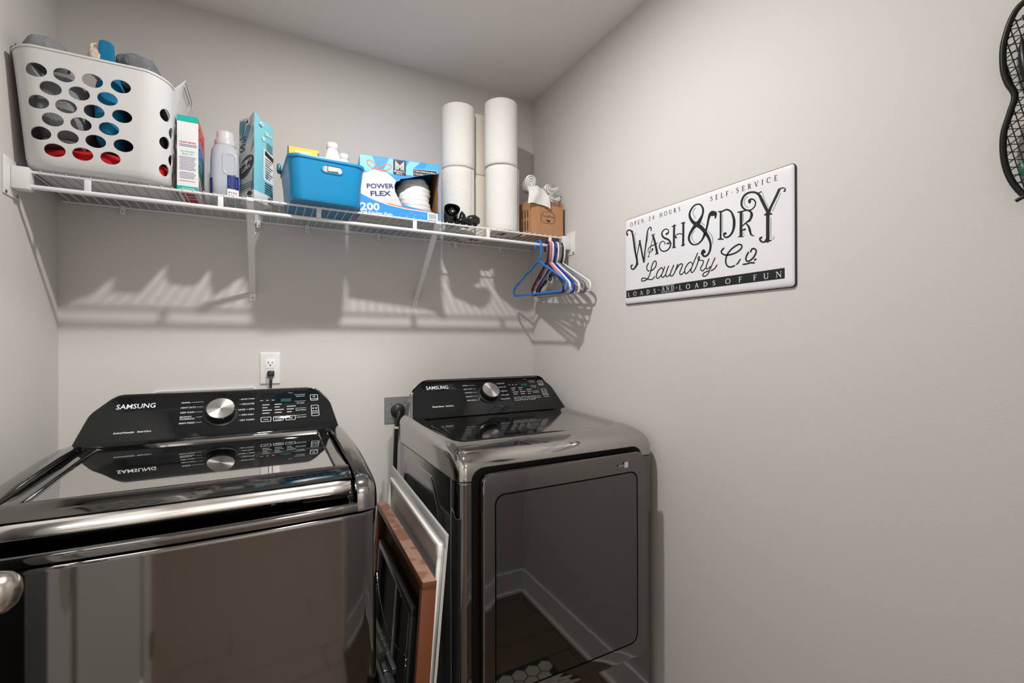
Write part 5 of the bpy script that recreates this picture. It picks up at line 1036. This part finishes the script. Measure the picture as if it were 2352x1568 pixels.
bl = MB(); serif(bl, 'LOADS', .0215, .1545, .0280, .0146, FD+.0004, 1.2); serif(bl, 'AND', .1805, .2330, .0310, .0135, FD+.0004, 1.15); serif(bl, 'LOADS', .2525, .3855, .0282, .0146, FD+.0004, 1.2); serif(bl, 'OF', .4175, .4690, .0282, .0146, FD+.0004, 1.25); serif(bl, 'FUN', .5015, .5790, .0282, .0146, FD+.0004, 1.25)
for b_ in (.0272, .0470): bl.poly([sg(.1795, b_, FD+.0004), sg(.2340, b_, FD+.0004), sg(.2340, b_+.0011, FD+.0004), sg(.1795, b_+.0011, FD+.0004)])
for a_ in (.1690, .2425): bl.poly([sg(a_+.0016*math.cos(w), .0365+.0016*math.sin(w), FD+.0004) for w in [2*PI*i/10 for i in range(10)]])
part('band_lettering', bl, 'sign_white', t, 0)

# ------------------------------------------------------------------ wire butterfly on the right wall, at the frame's right edge
BX = XR-.022; bcy = .205; BZ = 1.672
wing = [(0, .150), (.045, .171), (.085, .166), (.103, .120), (.105, .075), (.100, .045), (.091, .018), (.097, -.010), (.105, -.045), (.104, -.090), (.094, -.130), (.074, -.162), (.040, -.172), (0, -.150)]
t = thing('wire_butterfly', 'black wire butterfly wall decoration at the right edge of the photo', 'wall decoration', (BX, bcy, BZ))
bp_ = lambda a, b, d=0: Vector((BX-d, bcy+a, BZ+b))
for s_ in (1, -1):
    ol = catmull([(p[0]*s_, p[1], 0) for p in wing], 5); part('wing_rim', MB().tube([bp_(p.x, p.y) for p in ol], .0048, 8), 'iron', t, 60)
    wr = MB()
    def inside(a, b):
        w = [(p[0], p[1]) for p in wing]
        for i in range(len(w)-1):
            if (w[i][1]-b)*(w[i+1][1]-b) <= 0 and w[i][1] != w[i+1][1]:
                xx = w[i][0]+(w[i+1][0]-w[i][0])*(b-w[i][1])/(w[i+1][1]-w[i][1]); return 0 <= a <= xx
        return False
    for ang, off, step in ((78, 0, .0085), (-35, 0, .0125), (18, 0, .0125)):
        ca, sa = math.cos(math.radians(ang)), math.sin(math.radians(ang))
        for q in range(-26, 27):
            seg = []
            for k in range(-60, 61):
                a, b = q*step*-sa+k*.004*ca+.05, q*step*ca+k*.004*sa
                if inside(a, b): seg.append((a, b))
                else:
                    if len(seg) > 2: wr.tube([bp_(s_*seg[0][0], seg[0][1]), bp_(s_*seg[-1][0], seg[-1][1])], .0009, 5)
                    seg = []
            if len(seg) > 2: wr.tube([bp_(s_*seg[0][0], seg[0][1]), bp_(s_*seg[-1][0], seg[-1][1])], .0009, 5)
    part('wing_mesh', wr, 'iron', t, 60)['kind'] = 'stuff'
    for (a, b, c, e) in ((.082, .110, .070, .010), (.076, -.020, .060, -.075)):
        q = [Vector((a, b, 0)).lerp(Vector((c, e, 0)), i/8) for i in range(9)]; part('leaf', MB().tube([bp_(s_*p.x, p.y, .004) for p in q], [.001+.0085*math.sin(PI*i/8) for i in range(9)], 8), 'iron', t, 60)
    part('leaf', MB().tube([bp_(s_*.082, -.10, .004), bp_(s_*.076, -.115, .004), bp_(s_*.072, -.132, .004)], [.002, .010, .002], 8), 'leaf_green', t, 60)
    part('foot', MB().tube([bp_(s_*.090, -.163, .002), bp_(s_*.080, -.158, .002)], .0032, 8), 'iron', t, 60)
part('body', MB().tube([bp_(0, .13), bp_(0, 0), bp_(0, -.15)], [.004, .010, .003], 10), 'iron', t, 60)
part('stand_off', MB().tube([bp_(0, .05), Vector((XR, bcy, 1.732))], .003, 8), 'iron', t)

# ------------------------------------------------------------------ hexagon mat in front of the dryer (seen mirrored in its door)
t = thing('floor_mat', 'grey hexagon-patterned floor mat with dark border on the wood floor', 'mat', (.69, .80, 0), None, math.radians(90))
part('mat_base', MB().add([W[t.name] @ Vector(p) for p in MB().box(-.20, .20, -.30, .30, .0005, .006, bev=.002, seg=1).v], MB().box(-.20, .20, -.30, .30, .0005, .006, bev=.002, seg=1).f), 'mat_edge', t)
hx = MB(); R_ = .034
for i in range(-7, 8):
    for j in range(-5, 6):
        cx_, cy_ = j*R_*1.5, i*R_*1.732+(R_*.866 if j % 2 else 0)
        if abs(cx_) < .165 and abs(cy_) < .265: hx.poly([W[t.name] @ Vector((cx_+R_*.93*math.cos(w), cy_+R_*.93*math.sin(w), .0066)) for w in [PI/3*k for k in range(6)]])
part('hexagons', hx, 'mat_tile', t, 0)['kind'] = 'stuff'
